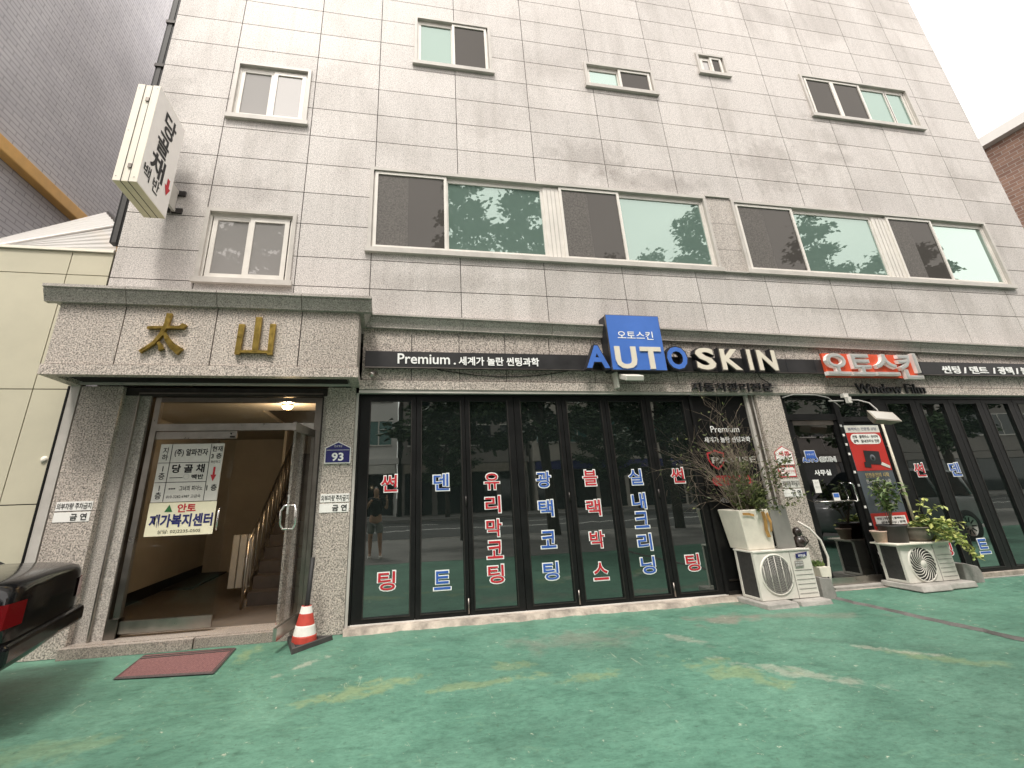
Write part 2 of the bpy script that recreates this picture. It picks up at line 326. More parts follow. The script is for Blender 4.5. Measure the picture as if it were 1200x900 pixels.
# ------------------------------------------------------------------ mesh helpers
class MB:
    def __init__(s): s.v = []; s.f = []; s.mi = []; s.tone = []; s.mats = []; s.sm = []
    def mat(s, name):
        if name not in s.mats: s.mats.append(name)
        return s.mats.index(name)
    def add(s, vs, fs, mat, tone=1.0, smooth=False):
        o = len(s.v); s.v += [tuple(v) for v in vs]; k = s.mat(mat)
        for f in fs: s.f.append([i+o for i in f]); s.mi.append(k); s.tone.append(tone); s.sm.append(smooth)
        return s
    def box(s, x0, x1, y0, y1, z0, z1, mat, tone=1.0, M=None):
        vs = [Vector(p) for p in ((x0,y0,z0),(x1,y0,z0),(x1,y1,z0),(x0,y1,z0),(x0,y0,z1),(x1,y0,z1),(x1,y1,z1),(x0,y1,z1))]
        if M is not None: vs = [M @ v for v in vs]
        return s.add(vs, [(0,3,2,1),(4,5,6,7),(0,1,5,4),(1,2,6,5),(2,3,7,6),(3,0,4,7)], mat, tone)
    def quad(s, a, b, c, d, mat, tone=1.0): return s.add([a,b,c,d], [(0,1,2,3)], mat, tone)
    def prism(s, pts, y0, y1, mat, M=None):
        """pts: (x,z) outline counter-clockwise seen from -Y; extruded along y"""
        n = len(pts); vs = [Vector((x, y0, z)) for x, z in pts]+[Vector((x, y1, z)) for x, z in pts]
        if M is not None: vs = [M @ v for v in vs]
        return s.add(vs, [tuple(range(n)), tuple(range(2*n-1, n-1, -1))]+[(i, i+n, (i+1) % n+n, (i+1) % n) for i in range(n)], mat)
    def tube(s, pts, r, mat, n=8, r2=None, caps=True):
        pts = [Vector(p) for p in pts]; rings = []; o = []
        prev = None
        for i, p in enumerate(pts):
            d = (pts[min(i+1, len(pts)-1)]-pts[max(i-1, 0)]).normalized()
            a = d.orthogonal().normalized() if prev is None else (prev-d*prev.dot(d)).normalized()
            prev = a; b = d.cross(a)
            q = r if r2 is None else r+(r2-r)*i/(len(pts)-1)
            o += [p+(a*math.cos(2*math.pi*k/n)+b*math.sin(2*math.pi*k/n))*q for k in range(n)]
        fs = [(i*n+k, i*n+(k+1) % n, (i+1)*n+(k+1) % n, (i+1)*n+k) for i in range(len(pts)-1) for k in range(n)]
        if caps: fs += [tuple(range(n-1, -1, -1)), tuple(range((len(pts)-1)*n, len(pts)*n))]
        return s.add(o, fs, mat, smooth=True)
    def lathe(s, prof, c, mat, n=24, axis='z', smooth=True, M=None):
        o = []
        for r_, h in prof:
            for k in range(n):
                a = 2*math.pi*k/n; q = (r_*math.cos(a), r_*math.sin(a), h)
                if axis == 'y': q = (q[0], q[2], q[1])
                v = Vector(q)
                if M is not None: v = M @ v
                o.append(v+Vector(c))
        m_ = len(prof)
        fs = [(i*n+k, i*n+(k+1) % n, (i+1)*n+(k+1) % n, (i+1)*n+k) for i in range(m_-1) for k in range(n)]
        return s.add(o, fs, mat, smooth=smooth)
    def shear(s, fn): s.v = [fn(*v) for v in s.v]; return s
    def build(s, name, parent=None, bevel=0, **props):
        me = bpy.data.meshes.new(name); me.from_pydata(s.v, [], s.f); me.update()
        for n_ in s.mats: me.materials.append(MT[n_])
        me.polygons.foreach_set('material_index', s.mi); me.polygons.foreach_set('use_smooth', s.sm)
        at = me.attributes.new('tone', 'FLOAT_COLOR', 'FACE')
        at.data.foreach_set('color', [c for t_ in s.tone for c in (t_, t_, t_, 1)])
        bm = bmesh.new(); bm.from_mesh(me); bmesh.ops.recalc_face_normals(bm, faces=bm.faces); bm.to_mesh(me); bm.free()
        ob = bpy.data.objects.new(name, me); COL.objects.link(ob)
        if parent is not None: ob.parent = parent; ob.matrix_parent_inverse = parent.matrix_world.inverted()
        if bevel:
            bv = ob.modifiers.new('bevel', 'BEVEL'); bv.width = bevel; bv.segments = 2; bv.limit_method = 'ANGLE'
        for k, v in props.items(): ob[k] = v
        return ob
def tag(o, label, category, group=None):
    o['label'] = label; o['category'] = category
    if group: o['group'] = group
    return o
def thing(name, loc, label, category, group=None):
    o = bpy.data.objects.new(name, None); COL.objects.link(o); o.location = loc; o.empty_display_size = .2
    o.matrix_world = Matrix.Translation(loc)
    return tag(o, label, category, group)
def struct(mb, name, **kw):
    o = mb.build(name, **kw); o['kind'] = 'structure'; return o

def text(mb, body, x0, x1, z0, z1, y, mat, bold=0.0, extrude=0.0, M=None, spacing=1.0, side=None, italic=0):
    """lettering as mesh, fitted to the box x0..x1, z0..z1 on the plane y, facing -Y; extrude = thickness towards +Y"""
    c = bpy.data.curves.new('t', 'FONT'); c.body = body; c.offset = bold; c.space_character = spacing; c.resolution_u = 3; c.shear = italic
    c.align_x = 'CENTER'
    o = bpy.data.objects.new('t', c); COL.objects.link(o)
    me = bpy.data.meshes.new_from_object(o)
    bpy.data.objects.remove(o)
    xs = [v.co.x for v in me.vertices]; zs = [v.co.y for v in me.vertices]
    ax, bx, az, bz = min(xs), max(xs), min(zs), max(zs)
    f = lambda v: ((v.co.x-ax)/(bx-ax)*(x1-x0)+x0, (v.co.y-az)/(bz-az)*(z1-z0)+z0)
    P = [f(v) for v in me.vertices]
    tr = (lambda x, yy, z: M @ Vector((x, yy, z))) if M is not None else (lambda x, yy, z: (x, yy, z))
    mb.add([tr(x, y, z) for x, z in P], [tuple(p.vertices) for p in me.polygons], mat)
    if extrude:
        cnt = {}
        for p in me.polygons:
            vs = list(p.vertices)
            for a, b in zip(vs, vs[1:]+vs[:1]): cnt[(a, b)] = 1
        # weld by position so shared edges cancel
        key = {}
        rep = [key.setdefault((round(x, 5), round(z, 5)), i) for i, (x, z) in enumerate(P)]
        E = {}
        for (a, b) in cnt:
            a2, b2 = rep[a], rep[b]
            if a2 == b2: continue
            k = (min(a2, b2), max(a2, b2)); E.setdefault(k, []).append((a2, b2))
        for k, l in E.items():
            if len(l) == 1:
                a, b = l[0]; (xa, za), (xb, zb) = P[a], P[b]
                mb.add([tr(xa, y, za), tr(xb, y, zb), tr(xb, y+extrude, zb), tr(xa, y+extrude, za)], [(0, 1, 2, 3)], side or mat)
    bpy.data.meshes.remove(me)
def letters(mb, chars, cx, zs, y, w, h, mat, out='text_white'):
    for ch, z in zip(chars, zs):
        text(mb, ch, cx-w/2, cx+w/2, z-h/2, z+h/2, y, out, bold=.042)
        g = .0135
        text(mb, ch, cx-w/2+g, cx+w/2-g, z-h/2+g, z+h/2-g, y-.003, mat, bold=.014)

def cut(rects, holes):
    for hx0, hx1, hz0, hz1 in holes:
        out = []
        for x0, x1, z0, z1 in rects:
            if hx0 >= x1 or hx1 <= x0 or hz0 >= z1 or hz1 <= z0: out.append((x0, x1, z0, z1)); continue
            if hz0 > z0: out.append((x0, x1, z0, hz0))
            if hz1 < z1: out.append((x0, x1, hz1, z1))
            a, b = max(z0, hz0), min(z1, hz1)
            if hx0 > x0: out.append((x0, hx0, a, b))
            if hx1 < x1: out.append((hx1, x1, a, b))
        rects = out
    return rects

# ------------------------------------------------------------------ ground
struct(MB().quad((-250, -250, -.03), (250, -250, -.03), (250, 250, -.03), (-250, 250, -.03), 'asphalt'), 'ground')
g = MB(); NX, NY = 60, 24
gx = [-14+36*i/NX for i in range(NX+1)]; gy = [-5.6+5.78*j/NY for j in range(NY+1)]
def gz(x, y): return .004*math.sin(x*2.1+y)*math.sin(y*1.7)-.002
g.add([(x, y, gz(x, y)) for y in gy for x in gx], [(j*(NX+1)+i, j*(NX+1)+i+1, (j+1)*(NX+1)+i+1, (j+1)*(NX+1)+i) for j in range(NY) for i in range(NX)], 'green_paint', smooth=True)
struct(g, 'green_pavement')
# slightly raised neighbouring slab on the right, its chipped edge towards the camera-left
rnd = random.Random(3); sl_ = MB(); ed = []
yy = -5.6
while yy < -.05: ed.append((6.06+.02*rnd.uniform(-1, 1)+.02*math.sin(yy*2), yy)); yy += .09
top = [(x, y, .028+.004*rnd.random()) for x, y in ed]; bot = [(x-.010-.022*rnd.random(), y, 0) for x, y in ed]; n = len(ed)
sl_.add(top+bot, [(i, i+1, n+i+1, n+i) for i in range(n-1)], 'concrete_dark')
sl_.add(top+[(22, y, .028) for x, y in ed], [(i, i+1, n+i+1, n+i) for i in range(n-1)], 'green_paint')
sl_.box(6.06, 22, -.09, -.055, 0, .033, 'concrete')
for i in range(26):
    x = 6.42+i*.07; w_ = rnd.uniform(.008, .026)
    sl_.quad((x, -.105-w_, .0325), (x+.07, -.105-rnd.uniform(.008, .026), .0325), (x+.07, -.09, .034), (x, -.09, .034), 'sill_stone')
struct(sl_, 'raised_green_pavement')
pv = MB().box(-60, 60, -11.6, -5.61, -.03, 0, 'paving'); pv.box(-60, 60, -11.75, -11.6, -.03, .01, 'concrete')
struct(pv, 'pavement')
struct(MB().quad((-200, -24, -.022), (200, -24, -.022), (200, -11.75, -.022), (-200, -11.75, -.022), 'asphalt'), 'road')
rm = MB()
rm.quad((-100, -16.7, -.016), (100, -16.7, -.016), (100, -16.5, -.016), (-100, -16.5, -.016), 'road_paint')
for i in range(-10, 11): rm.quad((i*8, -20.3, -.016), (i*8+3, -20.3, -.016), (i*8+3, -20.15, -.016), (i*8, -20.15, -.016), 'road_paint')
struct(rm, 'road_marking')
struct(MB().box(-60, 60, -29, -24, -.03, .12, 'paving'), 'far_pavement')

# ------------------------------------------------------------------ the building
B = thing('apartment_building', (5, 0, 0), 'grey granite-clad street building with shops at ground level and sliding windows above', 'building')
XL, XR, ZT = -3.76, 13.67, 15.2
wins = dict(w2L=(-2.70, -1.42, 4.44, 5.64), w3L=(-2.66, -1.44, 7.38, 8.58), w2A=(-.35, 5.83, 5.08, 6.64), w2B=(6.37, 12.55, 5.08, 6.62),
            w3c=(.34, 1.84, 9.06, 10.30), w3d=(3.76, 5.30, 9.06, 9.70), w3e=(6.46, 7.18, 9.86, 10.45), w3f=(9.06, 12.06, 9.06, 10.26))
holes = list(wins.values())
cladx = [XL, -2.70, -1.36, -.28, 1.11, 2.505, 3.895, 5.29, 6.685, 8.08, 9.475, 10.87, 12.27, XR]
rows = [3.72, 4.44, 4.92, 5.49, 6.055, 6.61, 7.18, 7.76, 8.34, 8.92, 9.50, 10.08, 10.66, 11.24, 11.82, 12.4, 12.98, 13.56, 14.14, 14.72, ZT]
cl = MB(); rnd = random.Random(11); J = .0065
for i in range(len(cladx)-1):
    for j in range(len(rows)-1):
        cells = cut([(cladx[i], cladx[i+1], rows[j], rows[j+1])], holes)
        tone = rnd.uniform(.925, 1.04)
        for x0, x1, z0, z1 in cells:
            if x1-x0 > .02 and z1-z0 > .02:
                e = lambda v, c: J if abs(v-c) < 1e-6 else 0
                cl.box(x0+e(x0, cladx[i]), x1-e(x1, cladx[i+1]), 0, .02, z0+e(z0, rows[j]), z1-e(z1, rows[j+1]), 'granite_wall', tone)
cl.build('granite_cladding', B)
bk = MB()
for x0, x1, z0, z1 in cut([(XL+.01, XR-.01, 3.6, ZT)], holes): bk.box(x0, x1, .014, .30, z0, z1, 'joint')
bk.box(XL+.01, XL+.31, .30, 12, 2.9, ZT, 'granite_wall'); bk.box(XR-.31, XR-.01, .30, 12, 0, ZT, 'granite_wall'); bk.box(XL+.01, XR-.01, 11.7, 12, 0, ZT, 'joint')
bk.box(XL-.02, XR+.02, -.02, 12, ZT, ZT+.3, 'granite_wall')
bk.box(XL+.05, XR-.05, .32, 11.7, 3.5, 3.6, 'joint')
bk.build('wall', B)

def window(rect, units, trim=.055, proud=.035, deep=.09, sill=.05, glassy='glass_teal', fmat='white_frame', tmat='trim_frame'):
    """units: list of (kind, xa, xb); kind 'S' screen sash in front, 'G' glass sash behind, 'P' white pier, 'W' granite pier, 'C' clear glass"""
    x0, x1, z0, z1 = rect; f = MB()
    f.box(x0, x0+trim, -proud, deep, z0, z1, tmat); f.box(x1-trim, x1, -proud, deep, z0, z1, tmat)
    f.box(x0+trim, x1-trim, -proud, deep, z1-trim, z1, tmat); f.box(x0-.03, x1+.03, -proud-.03, deep, z0-.03, z0+sill, tmat)
    # inner rebate
    zi, zo = z0+sill, z1-trim
    f.box(x0+trim, x1-trim, .03, deep, zo-.045, zo, fmat); f.box(x0+trim, x1-trim, .0, deep, zi, zi+.03, fmat)
    f.box(x0+trim, x0+trim+.03, .02, deep, zi+.03, zo-.045, fmat); f.box(x1-trim-.03, x1-trim, .02, deep, zi+.03, zo-.045, fmat)
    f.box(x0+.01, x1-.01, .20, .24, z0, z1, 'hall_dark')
    for k, xa, xb in units:
        if k == 'P':
            f.box(xa, xb, .012, deep, zi+.03, zo-.045, fmat)
            for q in (.25, .5, .75): f.box(xa+(xb-xa)*q-.006, xa+(xb-xa)*q+.006, .004, .012, zi+.03, zo-.045, tmat)
    w = f.build('window', B)
    for k, xa, xb in units:
        if k in 'PW': continue
        s_ = MB(); r = .048
        ya, yb = (-.012, .022) if k in 'S' else ((.03, .062) if k in 'GC' else (.0, .03))
        if k == 'C': r = .065; ya, yb = (.03, .062) if xa < (x0+x1)/2-.3 else (.012, .044)
        za, zb = (zi+.012, zo-.012) if k == 'S' else (zi+.035, zo-.05)
        s_.box(xa, xa+r, ya, yb, za, zb, fmat); s_.box(xb-r, xb, ya, yb, za, zb, fmat)
        s_.box(xa+r, xb-r, ya, yb, za, za+r, fmat); s_.box(xa+r, xb-r, ya, yb, zb-r, zb, fmat)
        s_.build('sash_frame', w)
        gl = MB(); ym = (ya+yb)/2+.004
        if k == 'S':
            gl.quad((xa+r, ym, za+r), (xb-r, ym, za+r), (xb-r, ym, zb-r), (xa+r, ym, zb-r), 'glass_screen')
            gl.build('insect_screen', w)
            if xb-xa > .9:
                g2 = MB(); u = xa+r+(xb-xa)*(.12 if len(w.children) % 4 < 2 else .42)
                if len(w.children) % 4 < 2: g2.box(u, u+.05, ym-.003, ym-.001, za+r, zb-r, 'screen_strip')
                else: g2.quad((xa+r, ym-.002, za+r), (u, ym-.002, za+r), (u, ym-.002, zb-r), (xa+r, ym-.002, zb-r), 'screen_weave')
                g2.build('screen_stile', w)
        else:
            gl.quad((xa+r, ym, za+r), (xb-r, ym, za+r), (xb-r, ym, zb-r), (xa+r, ym, zb-r), 'glass_clear' if k == 'C' else glassy)
            gl.build('pane', w)
    return w
window(wins['w2A'], [('S', -.27, .91), ('G', .89, 2.62), ('P', 2.62, 2.91), ('S', 2.91, 4.06), ('G', 4.03, 5.76)])
window(wins['w2B'], [('S', 6.455, 7.72), ('G', 7.69, 9.60), ('P', 9.60, 9.95), ('S', 9.95, 11.10), ('G', 11.07, 12.48)])
window(wins['w2L'], [('C', -2.60, -2.04), ('C', -2.08, -1.52)], trim=.055, deep=.12, glassy='glass_clear')
window(wins['w3L'], [('C', -2.58, -2.03), ('C', -2.05, -1.52)], trim=.055, deep=.13, glassy='glass_clear')
window(wins['w3c'], [('G', .42, 1.10), ('S', 1.07, 1.76)])
window(wins['w3d'], [('G', 3.84, 4.54), ('S', 4.51, 5.22)], deep=.13)
window(wins['w3e'], [('C', 6.56, 6.84), ('S', 6.80, 7.08)], deep=.13)
window(wins['w3f'], [('S', 9.17, 9.90), ('S', 9.90, 10.68), ('G', 10.66, 11.44), ('G', 11.42, 11.96)], deep=.15)
# granite pier between the two first-floor window strips: recessed course lines
gp = MB()
for a, b in ((5.08, 5.52), (5.52, 6.07), (6.07, 6.64)): gp.box(5.842, 6.36, -.004, .016, a+J, b-J, 'granite_dark', rnd.uniform(.95, 1.1))
gp.box(5.84, 6.37, -.05, .0, 5.05, 5.075, 'trim_frame'); gp.box(5.84, 6.37, -.035, .0, 6.645, 6.675, 'trim_frame')
gp.build('granite_pier', B)

# cornice above the shops, follows the slight fall of the street to the right
def profile_run(mb, prof, x0, x1, z0, mat, fall=0, joints=(), end0=True):
    xs = [x0]+[j for j in joints if x0 < j < x1]+[x1]
    for a, b in zip(xs[:-1], xs[1:]):
        a2, b2 = a+.004, b-.004; n = len(prof)
        vs = [(a2, y, z0+z-fall*a2) for y, z in prof]+[(b2, y, z0+z-fall*b2) for y, z in prof]
        mb.add(vs, [(i, i+1, n+i+1, n+i) for i in range(n-1)]+[tuple(range(n)), tuple(range(2*n-1, n-1, -1))], mat, random.uniform(.93, 1.05))
prof = [(0, .012), (-.15, 0), (-.15, -.028), (-.122, -.034), (-.118, -.06), (-.085, -.12), (-.07, -.175), (-.07, -.19), (0, -.19)]
co = MB(); profile_run(co, prof, -.30, XR, 3.99, 'granite_dark', .0178, [1.11, 2.505, 3.9, 6.68, 9.47, 12.27])
co.build('cornice', B)
fa = MB(); fx = [-.34]+[.355+.70*i for i in range(20)]
for a, b in zip(fx[:-1], fx[1:]):
    b = min(b, XR)
    if a >= XR: break
    tn = rnd.uniform(.93, 1.08)
    zt = lambda x: 3.86-.0178*x; zb = lambda x: 3.036-.005*x
    for z0, z1 in ((zb, zt),):
        vs = [(a+J, -.012, z0(a)+J), (b-J, -.012, z0(b)+J), (b-J, -.012, z1(b)), (a+J, -.012, z1(a)), (a+J, .05, z0(a)+J), (b-J, .05, z0(b)+J), (b-J, .05, z1(b)), (a+J, .05, z1(a))]
        fa.add(vs, [(0,1,2,3),(0,4,5,1),(1,5,6,2),(3,2,6,7),(0,3,7,4)], 'granite_rough', tn)
fa.box(-.33, XR, .004, .12, 2.95, 3.9, 'joint')
fa.build('fascia', B)
be = MB(); bx = [-.36, 1.05, 3.86, 6.65, 9.47, 12.25, XR]
for a, b in zip(bx[:-1], bx[1:]):
    vs = []
    for y in (-.03, .12):
        for x, z in ((a+.003, 2.905-.0042*a), (b-.003, 2.905-.0042*b), (b-.003, 3.032-.0052*b), (a+.003, 3.032-.0052*a)): vs.append((x, y, z))
    be.add(vs, [(0,1,2,3),(7,6,5,4),(0,4,5,1),(1,5,6,2),(2,6,7,3),(3,7,4,0)], 'granite_rough', rnd.uniform(1.0, 1.12))
be.shear(lambda x, y, z: (x, y, z))
be.box(-.36, XR, -.015, .12, 2.855, 2.900, 'trim_frame')
be.build('beam', B)

# pillars
def pillar(x0, x1, cuts, y0=0.0, y1=.32, zt=2.90, mat='granite_rough'):
    p = MB(); z = [0.0]+cuts+[zt]
    for a, b in zip(z[:-1], z[1:]): p.box(x0, x1, y0, y1, a+.003, b-.003, mat, rnd.uniform(.94, 1.05))
    p.box(x0+.01, x1-.01, y0+.012, y1-.01, 0, zt, 'joint')
    p.build('pillar', B)
pillar(-3.75, -3.28, [1.46], zt=2.93); pillar(-.776, -.40, [1.46], zt=2.93); pillar(5.90, 6.36, [1.42], zt=2.855)
jm = MB(); jm.box(-.395, -.36, .02, .12, .05, 2.86, 'trim_frame'); jm.build('door_jamb', B)
jm = MB(); jm.box(5.75, 5.885, .05, .14, .05, 2.855, 'trim_frame'); jm.box(5.80, 5.84, .03, .05, .05, 2.855, 'steel_dark')
jm.build('door_jamb', B)

# threshold of broken mortar along the folding doors
th = MB(); rnd2 = random.Random(5); xs = [-.4+.11*i for i in range(50)]
f_ = [(x, -.06-.05*rnd2.random()+.02*math.sin(x*3)) for x in xs]
n = len(xs)
th.add([(x, .2, .058) for x in xs]+[(x, y+.035, .050+.008*rnd2.random()) for x, y in f_]+[(x, y, -.005) for x, y in f_],
       [(i, i+1, n+i+1, n+i) for i in range(n-1)]+[(n+i, n+i+1, 2*n+i+1, 2*n+i) for i in range(n-1)], 'sill_stone')
th.box(-.37, 4.76, .055, .2, .05, .066, 'white_frame')
th.build('threshold', B)

# folding glass doors, left shop
spans = [(-.335, .437, -.19, .365), (.437, 1.13, .515, 1.065), (1.13, 1.86, 1.20, 1.757), (1.86, 2.605, 1.965, 2.53), (2.605, 3.30, 2.685, 3.23), (3.30, 3.985, 3.367, 3.91), (3.985, 4.73, 4.063, 4.62)]
texts = [('썬팅', .084, [1.665, .51], 'text_red'), ('덴트', .782, [1.66, .475], 'text_blue'), ('유리막코팅', 1.487, [1.65, 1.352, 1.057, .792, .505], 'text_red'),
         ('광택코팅', 2.237, [1.652, 1.274, .88, .497], 'text_blue'), ('블랙박스', 2.94, [1.656, 1.254, .847, .455], 'text_red'),
         ('실내크리닝', 3.648, [1.649, 1.32, 1.068, .779, .489], 'text_blue'), ('썬팅', 4.335, [1.654, .484], 'text_red')]
def folding(x0, x1, g0, g1, z0, z1, tx=None, hinge=False):
    f = MB(); Y0, Y1 = .085, .135
    f.box(x0+.004, g0, Y0, Y1, z0, z1, 'black_frame'); f.box(g1, x1-.004, Y0, Y1, z0, z1, 'black_frame')
    f.box(g0, g1, Y0, Y1, z0, z0+.055, 'black_frame'); f.box(g0, g1, Y0, Y1, z1-.075, z1, 'black_frame')
    # glazing beads and the gap between leaves
    f.box(g0-.012, g0, Y0-.006, Y0, z0+.043, z1-.063, 'dark_metal'); f.box(g1, g1+.012, Y0-.006, Y0, z0+.043, z1-.063, 'dark_metal'); f.box(g0, g1, Y0-.006, Y0, z0+.043, z0+.055, 'dark_metal')
    d = f.build('folding_door', B)
    gl = MB(); gl.quad((g0, .115, z0+.05), (g1, .115, z0+.05), (g1, .115, z1-.07), (g0, .115, z1-.07), 'glass_door'); gl.build('pane', d)
    if hinge:
        h = MB(); h.tube([(x1-.02, .075, z0+.02), (x1-.02, .075, z0+.19)], .011, 'steel_dark'); h.tube([(x1-.02, .075, 1.35), (x1-.02, .075, 1.47)], .011, 'dark_metal'); h.build('hinge', d)
    if tx:
        t_ = MB(); letters(t_, tx[0], tx[1], tx[2], .109, .238, .236, tx[3]); t_.build('lettering', d)
    return d
for i, (sp, tx) in enumerate(zip(spans, texts)): folding(*sp, .068, 2.835, tx, hinge=i % 2 == 1)
df = MB(); df.box(-.36, -.336, .06, .16, .06, 2.86, 'black_frame'); df.box(-.336, 4.76, .06, .16, 2.838, 2.858, 'black_frame'); df.box(4.735, 4.78, .06, .16, .06, 2.838, 'black_frame')
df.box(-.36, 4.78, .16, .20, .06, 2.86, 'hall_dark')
df.build('door_frame', B)
# black panel with the film lettering
bp = MB(); bp.box(4.79, 5.74, .09, .16, .06, 2.85, 'black_panel'); bp.box(4.785, 5.745, .075, .09, .06, .10, 'dark_metal'); bp.box(4.83, 5.70, .08, .092, .22, .245, 'steel_dark')
bp = bp.build('black_panel', B)
pt = MB(); Y = .083
text(pt, 'Premium', 5.025, 5.53, 2.272, 2.37, Y, 'text_white'); text(pt, '세계가 놀란 썬팅과학', 4.88, 5.69, 2.118, 2.205, Y, 'text_white', bold=.01)
text(pt, 'PAVISE', 4.935, 5.71, 1.808, 1.90, Y-.002, 'silver_letter', bold=.015)
sh = [(4.87, 1.965), (4.95, 1.985), (5.02, 2.012), (5.09, 1.985), (5.17, 1.965), (5.165, 1.86), (5.12, 1.78), (5.02, 1.71), (4.92, 1.78), (4.875, 1.86)]
shi = [(5.02+(x-5.02)*.82, 1.865+(z-1.865)*.82) for x, z in sh]; k = len(sh)
pt.add([(x, Y, z) for x, z in sh]+[(x, Y, z) for x, z in shi], [(i, (i+1) % k, k+(i+1) % k, k+i) for i in range(k)], 'text_red')
def pill(mb, x0, x1, z0, z1, y, mat, n=8):
    r = (z1-z0)/2; pts = [(x1-r+r*math.cos(a), (z0+z1)/2+r*math.sin(a)) for a in [R(-90+180*i/n) for i in range(n+1)]]+[(x0+r+r*math.cos(a), (z0+z1)/2+r*math.sin(a)) for a in [R(90+180*i/n) for i in range(n+1)]]
    mb.add([(x, y, z) for x, z in pts], [tuple(range(len(pts)))], mat)
pill(pt, 4.88, 5.56, 1.485, 1.63, Y, 'text_red'); text(pt, '코오롱 썬팅 전문점', 4.94, 5.50, 1.515, 1.60, Y-.003, 'text_gold', bold=.01)
text(pt, '세열 · 자외선 차단', 4.94, 5.57, 1.245, 1.32, Y, 'text_grey')
pt.build('lettering', bp)

# office front: door, transom, side light, right shop doors
of = MB()
of.box(6.37, 6.475, .06, .15, .05, 2.85, 'black_frame'); of.box(7.40, 7.50, .05, .15, .05, 2.85, 'black_frame'); of.box(6.475, 7.40, .06, .15, 2.45, 2.55, 'black_frame')
of.box(6.475, 8.40, .06, .15, 2.80, 2.85, 'black_frame'); of.box(7.50, 8.20, .06, .15, 2.42, 2.50, 'black_frame'); of.box(8.18, 8.40, .05, .15, .05, 2.80, 'black_frame')
of.box(7.50, 8.20, .07, .15, .05, .70, 'black_panel'); of.box(6.40, 8.4, -.05, .16, -.01, .06, 'concrete'); of.box(8.4, XR-.02, .02, .16, .0, .075, 'sill_stone')
of.box(7.50, 8.20, .09, .15, .70, 2.42, 'black_panel')
for z in (2.35, 2.2, 2.05, 1.9, 1.62, 1.42, 1.1, .85, .6, .45, .3): of.box(7.405, 7.44, .042, .05, z-.018, z+.018, 'text_grey' if rnd.random() < .5 else 'paper')
off = of.build('office_front', B)
tg = MB(); tg.quad((6.475, .11, 2.55), (7.40, .11, 2.55), (7.40, .11, 2.80), (6.475, .11, 2.80), 'glass_door'); tg.quad((7.50, .11, 2.50), (8.18, .11, 2.50), (8.18, .11, 2.80), (7.50, .11, 2.80), 'glass_door'); tg.build('transom_pane', off)
od = MB(); od.box(6.485, 6.545, .08, .125, .07, 2.445, 'black_frame'); od.box(7.33, 7.395, .08, .125, .07, 2.445, 'black_frame'); od.box(6.545, 7.33, .08, .125, 2.37, 2.445, 'steel_dark'); od.box(6.485, 7.395, .075, .125, .065, .16, 'steel')
odo = od.build('office_door', B)
gl = MB(); gl.quad((6.545, .105, .16), (7.33, .105, .16), (7.33, .105, 2.37), (6.545, .105, 2.37), 'glass_office'); gl.build('pane', odo)
hd = MB(); hd.tube([(7.27, .075, 1.45), (7.24, .03, 1.46), (7.30, .03, 1.44), (7.315, .03, 1.2), (7.28, .03, 1.19), (7.28, .075, 1.19)], .012, 'chrome'); hd.tube([(6.65, .06, 1.20), (7.28, .06, 1.20)], .009, 'steel'); hd.build('handle', odo)
ol = MB(); Y = .098
text(ol, 'AUTO', 6.55, 6.86, 1.785, 1.872, Y, 'text_white', bold=.09); text(ol, 'AUTO', 6.56, 6.85, 1.793, 1.864, Y-.003, 'text_blue', bold=.035)
text(ol, 'SKIN', 6.88, 7.20, 1.785, 1.872, Y, 'text_white', bold=.09); text(ol, 'SKIN', 6.89, 7.19, 1.793, 1.864, Y-.003, 'text_grey', bold=.035)
ol.quad((6.63, Y, 1.862), (6.84, Y, 1.862), (6.83, Y, 1.972), (6.63, Y, 1.972), 'text_white'); ol.quad((6.64, Y-.004, 1.85), (6.83, Y-.004, 1.85), (6.82, Y-.004, 1.963), (6.64, Y-.004, 1.963), 'text_blue')
text(ol, '오토스킨', 6.66, 6.80, 1.895, 1.925, Y-.006, 'text_white')
text(ol, '사무실', 6.72, 7.03, 1.585, 1.672, Y, 'text_white', bold=.03)
ol.build('lettering', odo)
# dark office room with a roller blind behind the door
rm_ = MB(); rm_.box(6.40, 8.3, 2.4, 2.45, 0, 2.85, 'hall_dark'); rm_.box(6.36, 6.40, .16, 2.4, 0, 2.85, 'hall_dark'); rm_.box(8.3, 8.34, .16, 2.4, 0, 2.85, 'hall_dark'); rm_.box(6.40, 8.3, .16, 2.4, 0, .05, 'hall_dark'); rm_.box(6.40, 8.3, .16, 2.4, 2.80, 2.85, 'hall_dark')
rmo = rm_.build('office_room', B)
bl = MB(); bl.box(6.5, 7.36, .17, .175, 2.22, 2.40, 'beige_plaster'); bl.box(6.5, 7.36, .165, .18, 2.205, 2.222, 'steel_dark'); bl.tube([(7.1, .17, 2.2), (7.14, .17, 1.95)], .004, 'paper'); bl.build('roller_blind', rmo)
rsp = [8.42+.735*i for i in range(8)]
rtx = [('썬팅', 8.782, [1.626, .44], 'text_red'), ('덴트', 9.52, [1.615, .435], 'text_blue'), None, None, None, None, None]
for i, (a, b) in enumerate(zip(rsp[:-1], rsp[1:])): folding(a, b, a+.115, b-.13, .08, 2.80, rtx[i])
rf = MB(); rf.box(8.40, XR-.02, .06, .16, 2.80, 2.852, 'black_frame'); rf.box(8.40, XR-.02, .16, .2, .07, 2.85, 'hall_dark'); rf.build('door_frame', B)

